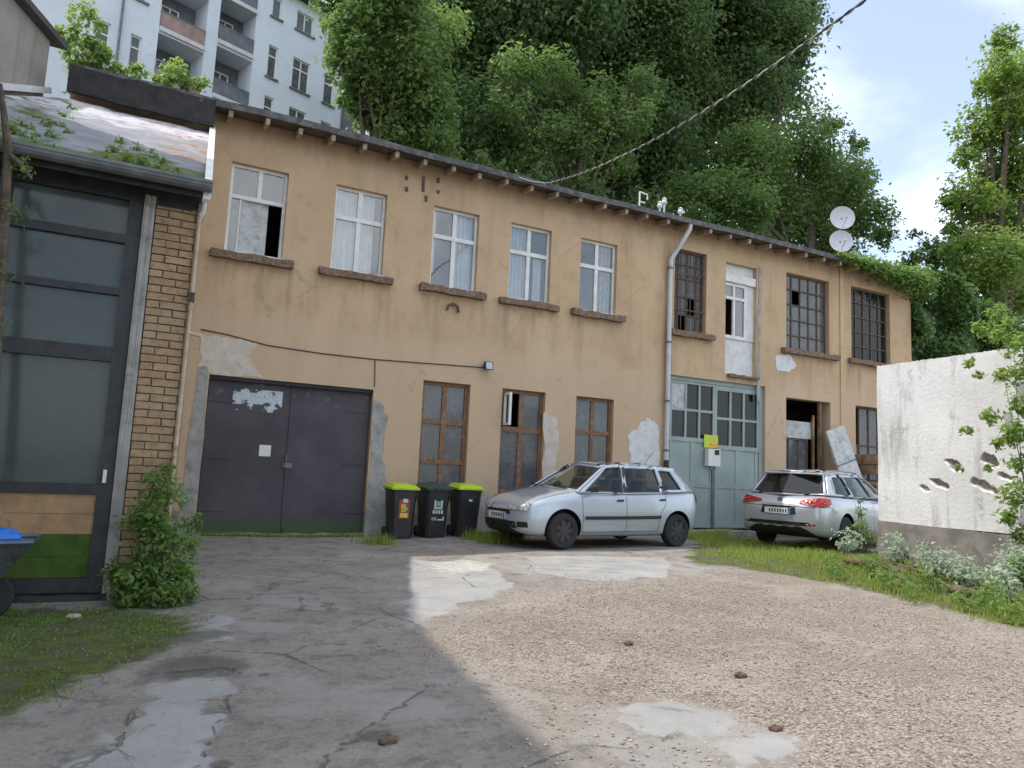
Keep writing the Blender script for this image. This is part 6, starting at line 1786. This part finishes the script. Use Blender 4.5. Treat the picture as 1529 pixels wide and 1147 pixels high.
# fallen branches in the verge
for i, (a, b, r0, r1) in enumerate((((1262, 846), (1356, 862), .05, .04), ((1300, 862), (1368, 872), .035, .02), ((1402, 862), (1470, 892), .075, .06), ((1420, 885), (1475, 898), .05, .04), ((1330, 850), (1420, 880), .03, .02))):
    p, q = onz(*a, .14), onz(*b, .14)
    p.z = G(p.x, p.y) + r0 + .02; q.z = G(q.x, q.y) + r1 + .02
    md = p.lerp(q, .5) + Vector((.04, -.03, .03))
    lab = ('long brown fallen branch at the foot of the wall corner', 'thin broken branch lying below the long one', 'thick dark log among the silvery weeds', 'short rotten log beside the thick dark log', 'thin stick bridging the branch and the log')[i]
    tag(MB().tube([p, p.lerp(md, .5), md, md.lerp(q, .5), q], [r0, r0 * 1.05, (r0 + r1) / 2, r1 * 1.1, r1], 9).build('fallen_log', M['log'], smooth=True), lab, 'log')

# grass
def blades(P, h, mat, name, lean=.5, w=.006):
    n = len(P); a = NR.random(n) * 6.283; d = np.stack([np.cos(a), np.sin(a), np.zeros(n)], 1); s = np.stack([-np.sin(a), np.cos(a), np.zeros(n)], 1)
    h = h[:, None]; wv = s * w * NR.uniform(.7, 1.6, (n, 1)); ln = NR.uniform(.1, lean, (n, 1))
    v0 = P - wv; v1 = P + wv; v2 = P + d * h * ln + np.array([0, 0, 1]) * h + wv * .15; v3 = v2 - wv * .3
    V = np.stack([v0, v1, v2, v3], 1).reshape(-1, 3); F = np.arange(4 * n).reshape(-1, 4)
    o = np_mesh(name, V, F, mat, None, dict(tint=np.repeat(NR.random(n), 4))); return o
def scatter(n, poly, z=0.0, w=.5):
    pp = pxpoly(poly, z); xs_ = [q[0] for q in pp]; ys_ = [q[1] for q in pp]
    x = NR.uniform(min(xs_) - w, max(xs_) + w, n); y = NR.uniform(min(ys_) - w, max(ys_) + w, n)
    m_ = soft_poly(x, y, pp, w); k = NR.random(n) < m_ ** 1.5
    cl_ = np.sin(x * 4.3 + 2 * np.sin(y * 3.1)) * np.sin(y * 5.1 + 1.7 * np.sin(x * 2.3)); k &= (cl_ + NR.normal(size=n) * .5 > -.25)
    x, y = x[k], y[k]; return np.stack([x, y, gz(x, y) + .005], 1)
P = scatter(60000, [(1140, 850), (1240, 872), (1380, 900), (1529, 945), (1700, 990), (1700, 900), (1500, 840), (1320, 845), (1230, 812), (1110, 800), (1040, 800), (1060, 830)], .1, .3)
P[:, 2] += .02
tag(blades(P, NR.uniform(.02, .10, len(P)), M['grass'], 'verge_grass'), 'ragged green grass verge between the gravel and the white wall', 'grass', kind='stuff')
P = scatter(26000, [(-200, 905), (160, 905), (300, 915), (300, 945), (200, 990), (60, 1050), (0, 1065), (-200, 1100)], -.02, .2)
tag(blades(P, NR.uniform(.006, .022, len(P)), M['leaf_weed'], 'moss_lawn', 1.2, .004), 'short mossy grass on the ground in front of the annex door', 'grass', kind='stuff')
pts = []
for (a, b, n) in (((728, 812), (770, 806), 1500), ((1030, 806), (1100, 795), 2200), ((700, 806), (735, 806), 250), ((548, 806), (580, 808), 300)):
    p, q = onz(*a, .06), onz(*b, .06); t = NR.random(n)
    pts.append(np.stack([p.x + (q.x - p.x) * t + NR.normal(size=n) * .12, p.y + (q.y - p.y) * t + NR.normal(size=n) * .12, np.zeros(n)], 1))
P = np.concatenate(pts); P[:, 2] = gz(P[:, 0], P[:, 1])
tag(blades(P, NR.uniform(.05, .22, len(P)), M['grass'], 'wall_grass', .7), 'tufts of grass growing along the foot of the ochre wall', 'grass', kind='stuff')
n = 1600; x = NR.uniform(1.1, 3.9, n); P = np.stack([x, -.27 + NR.normal(size=n) * .03, np.full(n, .0)], 1)
P[:, 2] = gz(P[:, 0], P[:, 1])
tag(blades(P, NR.uniform(.02, .09, n), M['grass'], 'threshold_grass', .8), 'fine grass in the crack along the garage threshold', 'grass', kind='stuff')

# loose gravel
def stones(n, poly, smin, smax, mat, name, label, w=.4, flat=.6):
    pp = pxpoly(poly); xs_ = [q[0] for q in pp]; ys_ = [q[1] for q in pp]
    x = NR.uniform(min(xs_) - w, max(xs_) + w, n); y = NR.uniform(min(ys_) - w, max(ys_) + w, n)
    k = NR.random(n) < soft_poly(x, y, pp, w) ** 1.3; x, y = x[k], y[k]; n = len(x)
    s = smin + (smax - smin) * NR.random(n) ** 3
    oct_ = np.array([(1, 0, 0), (0, 1, 0), (-1, 0, 0), (0, -1, 0), (0, 0, 1), (0, 0, -1)], float)
    a = NR.random(n) * 6.283; V = np.repeat(oct_[None], n, 0) * NR.uniform(.6, 1.2, (n, 6, 1))
    ca_, sa_ = np.cos(a)[:, None], np.sin(a)[:, None]
    vx = V[..., 0] * ca_ - V[..., 1] * sa_; vy = V[..., 0] * sa_ + V[..., 1] * ca_
    V = np.stack([vx * s[:, None] + x[:, None], vy * s[:, None] * .8 + y[:, None], V[..., 2] * s[:, None] * flat + gz(x, y)[:, None] + s[:, None] * .2], -1).reshape(-1, 3)
    f = np.array([(0, 1, 4), (1, 2, 4), (2, 3, 4), (3, 0, 4), (1, 0, 5), (2, 1, 5), (3, 2, 5), (0, 3, 5)])
    F = (np.arange(n)[:, None, None] * 6 + f[None]).reshape(-1, 3)
    tint = np.repeat(NR.random(n), 6)
    return tag(np_mesh(name, V, F, mat, None, dict(tint=tint)), label, 'gravel', kind='stuff')
def gravel_mat():
    m, nt, out, P = newmat('gravel_stone')
    t = nd(nt, 'Attribute', attribute_name='tint').outputs['Fac']
    c = mixc(nt, t, (0.20, 0.165, 0.135), (0.52, 0.46, 0.39)); finish(nt, out, c, .9, None); return m
M['gravel'] = gravel_mat()
stones(70000, [(640, 950), (745, 900), (880, 875), (1010, 880), (1150, 862), (1240, 888), (1529, 960), (1800, 1147), (1250, 1300), (900, 1120), (800, 1040)], .004, .016, M['gravel'], 'loose_gravel', 'pale brown loose gravel covering the sunny part of the yard', .7)
stones(1500, [(300, 830), (600, 825), (620, 900), (640, 960), (850, 1147), (200, 1147), (300, 960)], .003, .012, M['gravel'], 'scattered_grit', 'scattered grit lying on the shaded asphalt', .3)
for i, (px, py, r) in enumerate(((938, 962, .03), (1105, 1008, .035), (1158, 1083, .03), (330, 1137, .025), (578, 1104, .035), (110, 922, .04))):
    p = onz(px, py, .02 if px > 200 else -.02)
    lab = ('dark stone lying alone on the open gravel', 'dark stone on the gravel further towards the verge', 'small dark clod beside the pale concrete patch', 'small clod on the pale concrete strip in the shade', 'dark clod at the end of the long asphalt crack', 'pale stone on the moss in front of the annex door')[i]
    tag(lump((p.x, p.y, G(p.x, p.y) + r * .35), r * 1.4, r, r * .6, i, .2, 9, 6).build('loose_stone', M['stone'] if i == 5 else M['log']), lab, 'stone')
